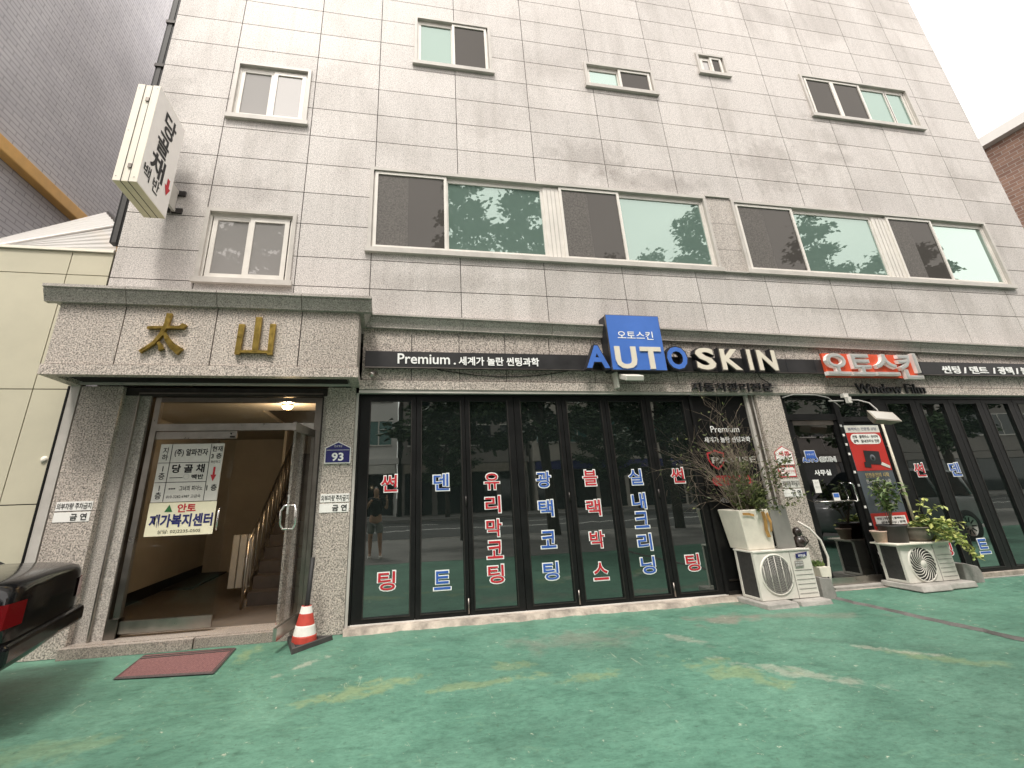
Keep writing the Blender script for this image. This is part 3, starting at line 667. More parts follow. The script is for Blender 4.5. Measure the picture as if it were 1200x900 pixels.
# entrance: canopy, side walls, hall
CX0, CX1, CY = -3.855, -.367, -.60
cn = MB(); jx = [CX0, -3.142, -2.11, -1.095, CX1]
for a, b in zip(jx[:-1], jx[1:]): cn.box(a+J, b-J, CY, CY+.04, 3.06, 3.84, 'granite_rough', rnd.uniform(.95, 1.1))
cn.box(CX1-.04, CX1-.002, CY+.045, 0, 3.06, 3.84, 'granite_rough', 1.0); cn.box(CX0+.002, CX0+.04, CY+.045, 0, 3.06, 3.84, 'granite_rough')
jx = [CX0-.02, -2.75, -1.55, CX1+.02]
for a, b in zip(jx[:-1], jx[1:]): cn.box(a+.002, b-.002, CY-.02, CY+.10, 2.93, 3.052, 'granite_rough', rnd.uniform(1.0, 1.12))
cn.box(CX0-.018, CX0+.10, CY+.10, .0, 2.93, 3.05, 'granite_rough'); cn.box(CX1-.10, CX1+.018, CY+.10, .0, 2.93, 3.05, 'granite_rough')
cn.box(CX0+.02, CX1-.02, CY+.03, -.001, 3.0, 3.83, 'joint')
cno = cn.build('canopy', B)
cc = MB(); jn = [CX0-.15, -3.13, -2.11, -1.10, CX1+.155]
for a, b in zip(jn[:-1], jn[1:]):
    profile_run(cc, [(CY+.02, .012), (CY-.15, 0), (CY-.15, -.035), (CY-.122, -.04), (CY-.118, -.07), (CY-.085, -.125), (CY-.06, -.175), (CY-.055, -.19), (CY+.02, -.19)], a, b, 3.995, 'granite_dark')
for sx, X in ((1, CX1), (-1, CX0)):
    pr = [(0, .012), (.15, 0), (.15, -.035), (.122, -.04), (.118, -.07), (.085, -.125), (.06, -.175), (.055, -.19), (0, -.19)]; n = len(pr)
    vs = [(X+sx*d, CY-.1 if False else CY+.02, 3.995+z) for d, z in pr]+[(X+sx*d, -.0, 3.995+z) for d, z in pr]
    cc.add(vs, [(i, i+1, n+i+1, n+i) for i in range(n-1)], 'granite_dark', .95)
cc.box(CX0-.02, CX1+.02, CY, .0, 3.96, 4.0, 'granite_dark')
cc.build('cornice', cno)
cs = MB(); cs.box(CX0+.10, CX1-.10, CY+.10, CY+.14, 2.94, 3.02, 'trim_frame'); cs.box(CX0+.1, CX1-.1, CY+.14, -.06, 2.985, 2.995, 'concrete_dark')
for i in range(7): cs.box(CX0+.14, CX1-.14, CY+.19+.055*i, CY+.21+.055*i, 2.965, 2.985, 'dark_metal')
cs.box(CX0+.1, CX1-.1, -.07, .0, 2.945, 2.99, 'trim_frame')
cs.build('soffit', cno)
# entrance reveal and frame
en = MB()
en.box(-3.28, -3.13, .10, .32, .10, 2.93, 'granite_dark'); en.box(-3.13, -3.115, .08, .32, .10, 2.86, 'steel'); en.box(-3.115, -3.0, .13, .32, .10, 2.86, 'granite_dark')
en.box(-3.0, -2.985, .15, .30, .10, 2.84, 'steel_dark')
en.box(-2.95, -2.885, .165, .25, .10, 2.82, 'steel'); en.box(-.945, -.855, .17, .25, .10, 2.82, 'steel_dark'); en.box(-.83, -.776, .12, .32, .10, 2.93, 'granite_dark'); en.box(-.855, -.83, .15, .32, .1, 2.86, 'dark_metal')
en.box(-3.28, -.776, .08, .30, 2.83, 2.93, 'dark_metal'); en.box(-3.12, -.84, .06, .08, 2.845, 2.865, 'steel_dark')
en.box(-2.885, -.945, .16, .26, 2.385, 2.475, 'steel'); en.box(-2.885, -.945, .165, .25, 2.76, 2.82, 'steel_dark')
en.box(-3.0, -2.885, .14, .3, .10, .30, 'steel_dark')
en = en.build('entrance_frame', B)
eg = MB(); eg.quad((-2.885, .21, 2.475), (-.945, .21, 2.475), (-.945, .21, 2.76), (-2.885, .21, 2.76), 'glass_thin'); eg.build('transom_pane', en)
eg = MB(); eg.quad((-2.985, .21, .3), (-2.95, .21, .3), (-2.95, .21, 2.82), (-2.985, .21, 2.82), 'glass_thin'); eg.build('side_pane', en)
ed_ = MB(); ed_.box(-2.88, -1.915, .185, .225, 2.285, 2.378, 'steel'); ed_.box(-2.88, -1.915, .185, .225, .145, .265, 'steel'); ed_.box(-1.99, -1.93, .165, .185, 2.295, 2.315, 'dark_metal'); ed_.tube([(-1.98, .165, 2.345), (-1.98, .184, 2.345)], .01, 'text_black')
edo = ed_.build('entrance_door', B)
gl = MB(); gl.quad((-2.88, .205, .265), (-1.915, .205, .265), (-1.915, .205, 2.285), (-2.88, .205, 2.285), 'glass_thin'); gl.build('pane', edo)
hd = MB(); hd.tube([(-1.99, .20, 1.18), (-1.99, .14, 1.19), (-1.985, .125, 1.24), (-1.985, .125, 1.37), (-1.99, .14, 1.42), (-1.99, .20, 1.43)], .011, 'chrome'); hd.build('handle', edo)
# open leaf, hinged at the right post
HX, HY, FX, FY = -.935, .19, -1.065, -.56
dv = Vector((FX-HX, FY-HY, 0)); LEN = dv.length; ang = math.atan2(dv.y, dv.x)
LM = Matrix.Translation((HX, HY, 0)) @ Matrix.Rotation(ang, 4, 'Z')
ol_ = MB(); ol_.box(0, LEN, -.02, .02, 2.285, 2.378, 'steel', M=LM); ol_.box(0, LEN, -.02, .02, .115, .235, 'steel', M=LM); ol_.box(0, .03, -.025, .025, .235, 2.285, 'steel_dark', M=LM)
olo = ol_.build('entrance_door', B); olo['label'] = 'glass entrance leaf standing open'
gl = MB(); gl.quad(*[LM @ Vector(v) for v in ((.03, 0, .235), (LEN, 0, .235), (LEN, 0, 2.285), (.03, 0, 2.285))], 'glass_thin'); gl.build('pane', olo)
hd = MB()
for sgn in (1, -1): hd.tube([LM @ Vector(p) for p in ((LEN-.09, 0, 1.19), (LEN-.09, sgn*.06, 1.19), (LEN-.07, sgn*.085, 1.24), (LEN-.06, sgn*.085, 1.38), (LEN-.09, sgn*.06, 1.44), (LEN-.09, 0, 1.44))], .012, 'chrome')
hd.build('handle', olo)
# step
st = MB(); st.box(-3.30, -.776, .0, .34, .0, .105, 'granite_step', .95); st.box(-3.30, -2.0, -.09, .0, .0, .10, 'granite_step'); st.box(-1.99, -.80, -.07, .0, .0, .098, 'granite_step', .92)
st.build('entrance_step', B)
# hall interior
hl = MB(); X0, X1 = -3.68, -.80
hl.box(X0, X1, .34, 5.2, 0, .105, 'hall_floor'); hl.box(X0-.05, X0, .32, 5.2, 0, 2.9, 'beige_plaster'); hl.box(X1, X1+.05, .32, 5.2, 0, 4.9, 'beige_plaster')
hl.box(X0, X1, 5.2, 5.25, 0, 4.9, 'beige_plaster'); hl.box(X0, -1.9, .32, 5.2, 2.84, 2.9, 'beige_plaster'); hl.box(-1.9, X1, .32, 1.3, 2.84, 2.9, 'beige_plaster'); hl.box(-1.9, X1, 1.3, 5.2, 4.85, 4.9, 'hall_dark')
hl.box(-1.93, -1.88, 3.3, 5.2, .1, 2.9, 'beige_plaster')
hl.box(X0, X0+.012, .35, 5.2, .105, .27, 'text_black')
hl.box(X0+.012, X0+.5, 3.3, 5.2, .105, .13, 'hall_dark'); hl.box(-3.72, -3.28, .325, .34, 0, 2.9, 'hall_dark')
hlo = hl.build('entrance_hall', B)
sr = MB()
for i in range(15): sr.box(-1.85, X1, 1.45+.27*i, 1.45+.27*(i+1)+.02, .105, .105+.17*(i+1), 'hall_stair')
sr.box(-1.86, -1.84, 1.40, 5.2, .105, .20, 'granite_step')
sto = sr.build('staircase', hlo)
hr = MB()
for i in range(10):
    y = 1.5+.27*i; z = .105+.17*i
    hr.tube([(-1.87, y, z+.1), (-1.87, y, z+1.0)], .012, 'steel', 6)
hr.tube([(-1.87, 1.28, .95), (-1.87, 1.5, 1.08), (-1.87, 4.3, 2.84)], .018, 'steel')
hr.tube([(-1.87, 1.28, .10), (-1.87, 1.28, .96)], .02, 'steel'); hr.tube([(-1.87, 1.28, .25), (-1.87, 1.5, .35), (-1.87, 4.3, 2.1)], .012, 'steel')
hr.build('handrail', hlo)
ra = MB()
for i in range(3): ra.box(-2.3+.11*i, -2.21+.11*i, 2.1, 2.16, .25, 1.0, 'paper_grey')
ra.build('radiator', hlo)
lp = thing('ceiling_lamp', (-1.40, .62, 2.84), 'small warm ceiling lamp glowing inside the entrance hall', 'lamp')
l_ = MB(); l_.lathe([(.0, 2.74), (.05, 2.745), (.075, 2.775), (.075, 2.79)], (-1.40, .62, 0), 'bulb', 16); l_.lathe([(.08, 2.79), (.085, 2.84)], (-1.40, .62, 0), 'chrome', 16); l_.build('lamp_shade', lp)
pl = bpy.data.lights.new('hall_light', 'POINT'); pl.energy = 12; pl.color = (1, .74, .48); pl.shadow_soft_size = .06
po = bpy.data.objects.new('hall_light', pl); COL.objects.link(po); po.location = (-1.40, .62, 2.68); po.parent = lp; po.matrix_parent_inverse = lp.matrix_world.inverted()

# ------------------------------------------------------------------ signs on the building
def glyph(name, polys, label, thick=.05, y=CY-.055):
    mb = MB()
    for i, p in enumerate(polys):
        a = sum(p[k][0]*p[(k+1) % len(p)][1]-p[(k+1) % len(p)][0]*p[k][1] for k in range(len(p)))
        q = p if a > 0 else p[::-1]
        mb.prism(q, y+.0017*i, y+thick, 'gold')
    return tag(mb.build(name), label, 'letter', 'golden characters on the canopy')
def stroke(pts, w0, w1):
    L, Rr = [], []
    for i, (x, z) in enumerate(pts):
        a = pts[max(i-1, 0)]; b = pts[min(i+1, len(pts)-1)]; dx, dz = b[0]-a[0], b[1]-a[1]; l = math.hypot(dx, dz)
        w = (w0+(w1-w0)*i/(len(pts)-1))/2
        L.append((x-dz/l*w, z+dx/l*w)); Rr.append((x+dz/l*w, z-dx/l*w))
    return L+Rr[::-1]
c0 = -2.655
glyph('chinese_character', [
    [(-2.845, 3.525), (-2.50, 3.54), (-2.47, 3.575), (-2.42, 3.555), (-2.45, 3.505), (-2.85, 3.495)],
    stroke([(-2.635, 3.70), (-2.645, 3.56), (-2.68, 3.43), (-2.75, 3.31), (-2.875, 3.205)], .06, .035),
    stroke([(-2.65, 3.45), (-2.60, 3.36), (-2.53, 3.28), (-2.44, 3.215)], .035, .095),
    stroke([(-2.70, 3.33), (-2.665, 3.285), (-2.645, 3.235)], .035, .06)], 'golden character with a long sweeping cross stroke, left one on the canopy')
glyph('chinese_character', [stroke([(-1.60, 3.685), (-1.60, 3.235)], .075, .07), stroke([(-1.79, 3.585), (-1.80, 3.195)], .07, .06), stroke([(-1.425, 3.60), (-1.425, 3.195)], .07, .06),
    [(-1.80, 3.25), (-1.80, 3.215), (-1.42, 3.215), (-1.42, 3.25)]], 'golden three-pronged mountain character, right one on the canopy')

# black strip sign
BY = -.10
ss = thing('strip_sign', (5, 0, 3.2), 'long black strip sign with white slogan lettering across the shop fascia', 'sign')
b_ = MB(); b_.box(-.295, 13.5, BY, -.012, 3.205, 3.437, 'band_black'); b_.box(-.295, 13.5, BY-.004, BY+.002, 3.195, 3.206, 'steel_dark')
for x in (3.0, 6.55, 7.1, 9.3): b_.box(x-.006, x+.006, BY-.003, BY, 3.207, 3.436, 'letter_side')
b_.build('panel', ss)
t_ = MB(); text(t_, 'Premium', .154, .90, 3.255, 3.405, BY-.012, 'text_white', bold=.012, extrude=.012); text(t_, '.', .955, .985, 3.253, 3.28, BY-.012, 'text_white', extrude=.012)
text(t_, '세계가 놀란 썬팅과학', 1.028, 2.242, 3.245, 3.375, BY-.012, 'text_white', bold=.02, extrude=.012)
text(t_, '썬팅 / 덴트', 9.745, 10.78, 3.228, 3.368, BY-.012, 'text_white', bold=.02, extrude=.012)
text(t_, '/ 광택 / 블랙박스', 10.90, 12.3, 3.228, 3.368, BY-.012, 'text_white', bold=.02, extrude=.012)
t_.build('lettering', ss)
bs = thing('square_sign', (3.78, 0, 3.17), 'blue square shop sign with cream letters U and T standing proud of the strip', 'sign')
b_ = MB(); b_.box(3.335, 4.225, -.25, -.012, 3.172, 4.048, 'letter_side'); b_.box(3.325, 4.235, -.262, -.235, 3.163, 4.057, 'steel_dark'); b_.box(3.335, 4.225, -.268, -.262, 3.172, 4.048, 'sign_blue'); b_.build('panel', bs)
t_ = MB(); text(t_, '오토스킨', 3.485, 4.085, 3.655, 3.79, -.272, 'text_white', bold=.008)
text(t_, 'U', 3.395, 3.745, 3.185, 3.535, -.285, 'letter_cream', bold=.03, extrude=.015); text(t_, 'T', 3.815, 4.165, 3.185, 3.535, -.285, 'letter_cream', bold=.03, extrude=.015)
t_.build('lettering', bs)
for ch, x0, x1, z0, z1, mt, lab in [('A', 2.946, 3.335, 3.20, 3.57, 'sign_blue', 'blue raised letter A left of the blue square sign'), ('O', 4.30, 4.66, 3.20, 3.58, 'sign_blue', 'blue raised letter O right of the blue square sign'),
        ('S', 4.80, 5.155, 3.20, 3.575, 'letter_cream', 'cream raised letter S with dark sides beside the blue letter O'), ('K', 5.245, 5.615, 3.205, 3.565, 'letter_cream', 'cream raised letter K with dark sides on the strip'),
        ('I', 5.735, 5.82, 3.205, 3.565, 'letter_cream', 'cream raised letter I, the narrow single stroke'), ('N', 5.92, 6.28, 3.205, 3.56, 'letter_cream', 'cream raised letter N with dark sides, right end of the word')]:
    q = MB(); text(q, ch, x0-.012, x1+.012, z0-.012, z1+.012, -.20, 'steel_dark' if mt == 'letter_cream' else 'letter_side', bold=.05, extrude=.10, side='letter_side')
    text(q, ch, x0+.008, x1-.008, z0+.008, z1-.008, -.206, mt, bold=.03, extrude=.006, side=mt)
    tag(q.build('channel_letter'), lab, 'letter', 'raised letters of the shop name')
rs = thing('red_sign', (8.15, 0, 3.1), 'red rectangular sign with raised silver Korean letters on the black strip', 'sign')
b_ = MB(); b_.prism([(7.25, 3.125), (9.12, 3.125), (9.12, 3.20), (9.06, 3.54), (7.25, 3.54)], -.14, -.10, 'red_sign'); b_.build('panel', rs)
t_ = MB(); text(t_, '오토스킨', 7.20, 9.15, 3.10, 3.56, -.20, 'silver_letter', bold=.03, extrude=.06, side='sign_white'); text(t_, '오토스킨', 7.225, 9.125, 3.12, 3.54, -.206, 'text_grey', bold=.005); t_.build('lettering', rs)
q = MB(); text(q, '자동차관리전문', 4.735, 6.21, 2.893, 3.032, -.075, 'text_black', bold=.004, extrude=.035); tag(q.build('wall_lettering'), 'black raised Korean lettering on the granite beam above the pillar', 'lettering')
q = MB(); text(q, 'Window Film', 7.835, 9.26, 2.875, 3.04, -.075, 'text_black', bold=0, extrude=.03); tag(q.build('wall_lettering'), 'black raised Latin lettering Window Film on the beam below the red sign', 'lettering')

# projecting white box sign
PX0, PX1, PY0, PY1, PZ0, PZ1 = -3.355, -3.085, -1.12, -.30, 5.235, 6.77
pj = thing('projecting_sign', (-3.22, 0, 5.2), 'white box sign with brush lettering and red arrow projecting from the wall', 'sign')
b_ = MB(); b_.box(PX0, PX0+.088, PY0, PY1, PZ0, PZ1, 'sign_cream'); b_.box(PX0+.094, PX1-.096, PY0+.004, PY1, PZ0+.004, PZ1-.004, 'sign_cream'); b_.box(PX1-.09, PX1, PY0, PY1, PZ0, PZ1, 'sign_cream')
b_.box(PX0+.01, PX1-.01, PY0+.012, PY1, PZ0+.012, PZ1-.012, 'sign_edge')
b_.box(PX0+.003, PX1-.003, PY0+.003, PY1-.003, PZ0-.003, PZ0+.002, 'sign_edge')
for xs_ in (PX0+.091, PX1-.093):
    b_.box(xs_-.0035, xs_+.0035, PY0-.0015, PY0+.002, PZ0, PZ1, 'hall_dark'); b_.box(xs_-.005, xs_+.005, PY0, PY1-.004, PZ0-.0045, PZ0, 'hall_dark')
b_.box(PX1, PX1+.002, PY0+.006, PY1-.006, PZ0+.008, PZ1-.008, 'sign_white')
b_.build('housing', pj)
lt = MB()
for z in (5.46, 6.52): lt.box(PX0+.135, PX0+.175, PY0-.014, PY0, z-.03, z+.03, 'steel_dark')
for x, z in ((PX0+.03, 5.3), (PX0+.03, 6.0), (PX0+.03, 6.7), (PX1-.03, 6.72), (PX1-.04, 5.3)): lt.box(x-.006, x+.006, PY0-.004, PY0, z-.006, z+.006, 'steel')
lt.build('latch', pj)
br = MB()
for z in (5.55, 5.85):
    br.box(PX0+.10, PX0+.16, PY1, -.0, z-.03, z+.03, 'dark_metal'); br.box(PX1-.07, PX1-.03, PY1, -.01, z-.025, z+.025, 'trim_frame'); br.box(PX1-.08, PX1+.06, -.03, -.002, z-.04, z+.04, 'dark_metal')
br.box(PX1-.06, PX1-.03, PY1, -.05, 5.575, 5.825, 'trim_frame')
br.build('bracket', pj)
# lettering on the right face: local x along +y, facing +X
FM = Matrix(((0, -1, 0, PX1+.006), (1, 0, 0, 0), (0, 0, 1, 0), (0, 0, 0, 1)))   # local (x,y,z) -> world (-y, x, z): local -Y faces +X
l2 = MB()
def on_face(body, y0, y1, z0, z1, mat, bold): text(l2, body, y0, y1, z0, z1, 0, mat, bold=bold, M=FM)
on_face('당', -.86, -.52, 6.27, 6.62, 'text_black', .026); on_face('골', -.92, -.60, 5.93, 6.25, 'text_black', .026); on_face('채', -.96, -.58, 5.57, 5.91, 'text_black', .026)
on_face('백', -1.06, -.88, 5.39, 5.60, 'text_black', .015); on_face('반', -.80, -.62, 5.36, 5.57, 'text_black', .015)
ar = [(-.47, 5.78), (-.40, 5.78), (-.40, 5.66), (-.35, 5.66), (-.435, 5.52), (-.52, 5.66), (-.47, 5.66)]
l2.add([FM @ Vector((a, 0, z)) for a, z in ar], [(0, 6, 2, 1), (2, 6, 5, 4, 3)], 'text_red')
l2.build('lettering', pj)

# flood lamps and camera
fl = thing('flood_lamp', (7.55, -.03, 2.7), 'grey floodlight on a bent arm hanging from the beam above the office poster', 'lamp')
q = MB(); q.box(7.50, 7.60, -.09, -.03, 2.80, 2.865, 'paper_grey'); q.tube([(7.55, -.11, 2.75), (7.62, -.20, 2.73), (7.68, -.32, 2.66), (7.66, -.42, 2.54), (7.63, -.46, 2.47)], .011, 'cable_grey'); q.tube([(7.22, -.05, 2.74), (7.5, -.06, 2.745)], .012, 'cable_grey'); q.box(7.51, 7.58, -.14, -.085, 2.70, 2.80, 'paper_grey'); q.build('mounting_arm', fl)
HM = Matrix.Translation((7.60, -.50, 2.39)) @ Matrix.Rotation(R(4), 4, 'Y') @ Matrix.Rotation(R(-34), 4, 'X')
q = MB(); vs = [(-.24, -.055, -.10), (.25, -.055, -.10), (.25, -.055, .10), (-.24, -.055, .10), (-.15, .075, -.06), (.17, .075, -.06), (.17, .075, .06), (-.15, .075, .06)]
q.add([HM @ Vector(v) for v in vs], [(0,3,2,1),(4,5,6,7),(0,1,5,4),(1,2,6,5),(2,3,7,6),(3,0,4,7)], 'lamp_body'); q.build('lamp_head', fl, bevel=.010)
q = MB(); q.box(-.215, .225, -.060, -.0555, -.078, .078, 'lamp_lens', M=HM); q.build('lens', fl)
f2 = thing('flood_lamp', (3.5, -.05, 3.05), 'white boxy floodlight bracketed below the blue square sign', 'lamp')
q = MB(); q.box(3.44, 3.47, -.14, -.012, 2.93, 3.17, 'ac_white'); q.build('bracket', f2)
HM = Matrix.Translation((3.60, -.25, 3.05)) @ Matrix.Rotation(R(20), 4, 'X')
q = MB(); q.box(-.13, .16, -.12, .11, -.03, .05, 'ac_white', M=HM); q.build('lamp_head', f2, bevel=.012)
q = MB(); q.box(-.12, .15, -.105, .10, -.036, -.0305, 'dark_metal', M=HM); q.build('lens', f2)
cv = thing('security_camera', (-.2, 0, 3.1), 'small silver bullet security camera under the left end of the black strip', 'camera')
CM = Matrix.Translation((-.17, -.16, 3.09)) @ Matrix.Rotation(R(-25), 4, 'Z') @ Matrix.Rotation(R(20), 4, 'X')
q = MB(); q.lathe([(0, -.09), (.028, -.09), (.034, -.08), (.034, .08), (.0, .085)], (0, 0, 0), 'steel', 14, 'y'); q.v = [tuple(CM @ Vector(v)) for v in q.v]; q.build('housing', cv)
q = MB(); q.tube([(-.20, -.012, 3.14), (-.19, -.10, 3.14), (-.18, -.13, 3.11)], .012, 'steel_dark'); q.build('bracket', cv)
# cables
q = MB(); q.tube([(.72+.20*i, -.03, 3.20-.10*(1-((i-5)/5)**2)) for i in range(11)], .006, 'cable_black', 5); tag(q.build('cable'), 'thin black cable sagging below the black strip sign', 'cable')
q = MB(); q.tube([(6.36, -.035, 2.80), (6.6, -.04, 2.855), (7.0, -.04, 2.845), (7.22, -.05, 2.80), (7.36, -.05, 2.70), (7.42, -.05, 2.64)], .008, 'cable_grey', 5); tag(q.build('cable'), 'grey cable drooping over the office door transom', 'cable')
q = MB(); q.tube([(6.02, -.03, 3.20), (6.05, -.03, 3.12), (6.15, -.035, 3.06), (6.2, -.035, 3.03)], .006, 'cable_black', 5); tag(q.build('cable'), 'short black cable end below the letter N', 'cable')
q = MB(); q.tube([(8.235, .03, 2.45), (8.235, .03, .65)], .020, 'conduit', 8); q.box(8.20, 8.27, .03, .05, 2.0, 2.03, 'steel'); q.box(8.20, 8.27, .03, .05, 1.2, 1.23, 'steel'); tag(q.build('conduit_pipe'), 'cream conduit pipe running down beside the red poster', 'pipe')

# poster with red and grey fields
ps = thing('poster', (7.82, .04, .7), 'tall red and dark grey advertising poster beside the office door', 'poster')
PYo = .045
q = MB(); q.box(7.47, 8.16, PYo, .085, .70, 2.36, 'poster_grey'); q.box(7.475, 8.155, PYo-.003, PYo, 1.635, 2.235, 'poster_red'); q.box(7.475, 8.155, PYo-.003, PYo, 2.237, 2.352, 'paper_grey'); q.box(7.475, 8.155, PYo-.003, PYo, .71, 1.0, 'poster_red')
q.build('sheet', ps)
t_ = MB(); Y = PYo-.006
text(t_, '블랙박스 전문점 상담', 7.53, 8.10, 2.27, 2.32, Y, 'text_navy')
pill(t_, 7.53, 8.12, 2.05, 2.215, Y, 'paper'); text(t_, '썬팅 · 블랙박스 · 유리막', 7.57, 8.08, 2.145, 2.195, Y-.003, 'text_black', bold=.02); text(t_, '광택 · 실내크리닝 전문', 7.57, 8.08, 2.075, 2.125, Y-.003, 'text_black', bold=.02)
t_.prism([(7.68, 1.74), (7.98, 1.72), (8.0, 1.93), (7.70, 1.95)], Y-.003, Y, 'text_black'); t_.lathe([(0, -.006), (.05, -.006), (.055, 0)], (7.84, Y, 1.83), 'poster_grey', 20, 'y'); t_.lathe([(0, -.010), (.025, -.010), (.028, -.006)], (7.84, Y, 1.83), 'text_black', 16, 'y')
t_.prism([(7.64, 1.69), (7.76, 1.68), (7.77, 1.76), (7.65, 1.77)], Y-.005, Y, 'text_black'); t_.prism([(7.96, 1.72), (8.12, 1.66), (8.13, 1.70), (8.0, 1.76)], Y-.005, Y, 'paper_grey')
text(t_, '안전운전의 시작', 7.60, 8.06, 1.53, 1.60, Y, 'text_gold', bold=.02); text(t_, '전후방 고화질 녹화', 7.58, 8.06, 1.44, 1.50, Y, 'paper_grey', bold=.01); text(t_, '주차 중 충격 감지', 7.58, 7.98, 1.36, 1.41, Y, 'paper_grey')
text(t_, '특별 할인 행사중', 7.60, 8.04, 1.10, 1.15, Y, 'paper_grey')
t_.quad((7.53, Y, .83), (8.11, Y, .83), (8.11, Y, .955), (7.53, Y, .955), 'paper'); text(t_, '썬팅 | 유리막 | 블랙박스', 7.56, 8.08, .90, .94, Y-.003, 'text_black', bold=.02); text(t_, '실내크리닝 | 광택', 7.62, 8.08, .845, .885, Y-.003, 'text_black', bold=.02)
t_.build('lettering', ps)

# stickers, plates, notices
def notice(name, x0, x1, z0, z1, y, mat, label, lines, frame=None, group=None, cat='sign', th=.004):
    q = MB()
    if frame: q.box(x0, x1, y, y+th, z0, z1, frame); q.box(x0+.012, x1-.012, y-.002, y, z0+.012, z1-.012, mat)
    else: q.box(x0, x1, y, y+th, z0, z1, mat)
    for body, a, b, c, d, tm, bo in lines: text(q, body, a, b, c, d, y-.004, tm, bold=bo)
    return tag(q.build(name), label, cat, group)
yp = -.006
notice('parking_sticker', -3.70, -3.325, 1.465, 1.565, yp, 'paper', 'white no-outside-parking sticker on the left entrance pillar above the no-smoking one', [('외부차량 주차금지', -3.69, -3.335, 1.48, 1.55, 'text_black', .01)])
notice('smoking_sticker', -3.70, -3.33, 1.345, 1.45, yp, 'paper', 'white no-smoking sticker on the left entrance pillar', [('금 연', -3.53, -3.36, 1.36, 1.435, 'text_black', .02)])
notice('parking_sticker', -.77, -.415, 1.455, 1.555, yp, 'paper', 'white no-outside-parking sticker on the right entrance pillar below the house number', [('외부차량 주차금지', -.76, -.42, 1.47, 1.54, 'text_black', .01)])
notice('smoking_sticker', -.775, -.415, 1.335, 1.44, yp, 'paper', 'white peeling no-smoking sticker on the right entrance pillar', [('금 연', -.62, -.44, 1.35, 1.425, 'text_black', .02)])
notice('parking_sticker', 5.985, 6.30, 1.42, 1.545, yp, 'paper_grey', 'grey no-outside-parking sticker on the shop pillar below the red ones', [('외부차량 주차금지', 5.995, 6.29, 1.44, 1.525, 'text_black', .01)])
notice('smoking_sticker', 5.98, 6.30, 1.295, 1.405, yp, 'paper', 'white no-smoking sticker lowest on the shop pillar', [('금 연', 6.12, 6.28, 1.31, 1.39, 'text_black', .02)])
q = MB(); q.prism([(5.985, 1.75), (6.305, 1.75), (6.305, 1.95), (6.145, 2.04), (5.985, 1.95)], yp, yp+.004, 'text_red'); q.prism([(5.995, 1.76), (6.295, 1.76), (6.295, 1.945), (6.145, 2.027), (5.995, 1.945)], yp-.003, yp, 'paper')
text(q, '세콤', 6.04, 6.25, 1.885, 1.96, yp-.005, 'text_red', bold=.02); text(q, '경비구역', 6.03, 6.26, 1.80, 1.845, yp-.005, 'text_grey'); tag(q.build('security_sticker'), 'white house-shaped sticker edged in red on the shop pillar', 'sign')
q = MB(); q.box(5.98, 6.285, yp, yp+.004, 1.575, 1.735, 'text_red'); q.box(5.995, 6.27, yp-.002, yp, 1.592, 1.718, 'paper'); q.lathe([(.032, 0), (.042, 0)], (6.05, yp-.004, 1.655), 'text_red', 20, 'y'); text(q, '금연구역', 6.10, 6.26, 1.63, 1.68, yp-.004, 'text_red'); tag(q.build('red_sticker'), 'small red-framed sticker with a round symbol on the shop pillar', 'sign')
hp = thing('house_number_plate', (-.59, 0, 1.95), 'navy pentagonal house number plate 93 on the right entrance pillar', 'sign')
q = MB(); q.prism([(-.755, 1.925), (-.425, 1.925), (-.425, 2.125), (-.59, 2.205), (-.755, 2.125)], -.022, -.001, 'paper'); q.prism([(-.742, 1.938), (-.438, 1.938), (-.438, 2.118), (-.59, 2.190), (-.742, 2.118)], -.025, -.022, 'plate_navy'); q.build('plate', hp)
q = MB(); text(q, '93', -.665, -.515, 1.955, 2.06, -.028, 'text_white', bold=.03); text(q, '천호옛길', -.64, -.54, 2.13, 2.155, -.028, 'text_white'); q.box(-.735, -.445, -.027, -.025, 2.092, 2.096, 'text_white'); q.build('lettering', hp)
# directory on the entrance door
dr = thing('directory_sign', (-2.4, .19, 1.52), 'white tenant directory sheet stuck on the glass entrance door', 'sign')
yd = .182; q = MB(); q.box(-2.795, -2.045, yd, yd+.008, 1.525, 2.222, 'paper_grey'); q.build('sheet', dr)
q = MB(); Y = yd-.003
for z in (1.755, 1.99): q.box(-2.79, -2.20, Y, yd, z-.003, z+.003, 'text_black')
for x in (-2.66, -2.20): q.box(x-.003, x+.003, Y, yd, 1.53, 2.218, 'text_black')
text(q, '지\n하', -2.76, -2.69, 2.02, 2.18, Y, 'text_black', bold=.01); text(q, '(주) 알파전자', -2.62, -2.23, 2.06, 2.16, Y, 'text_black', bold=.02)
text(q, '1\n층', -2.76, -2.69, 1.79, 1.95, Y, 'text_black', bold=.01); text(q, '당 골 채', -2.62, -2.24, 1.865, 1.97, Y, 'text_black', bold=.03); text(q, '백반', -2.38, -2.24, 1.785, 1.845, Y, 'text_black', bold=.03); q.box(-2.63, -2.48, Y, yd, 1.805, 1.812, 'text_black'); q.lathe([(.030, 0), (.034, 0)], (-2.44, Y, 1.82), 'text_grey', 14, 'y')
text(q, '1\n층', -2.76, -2.69, 1.56, 1.72, Y, 'text_black', bold=.01); text(q, '그녀의 피아노', -2.50, -2.23, 1.65, 1.71, Y, 'text_black', bold=.01); text(q, '...', -2.62, -2.54, 1.67, 1.685, Y, 'text_black', bold=.05); text(q, '010-3282-6987 고금숙', -2.63, -2.24, 1.565, 1.605, Y, 'text_black')
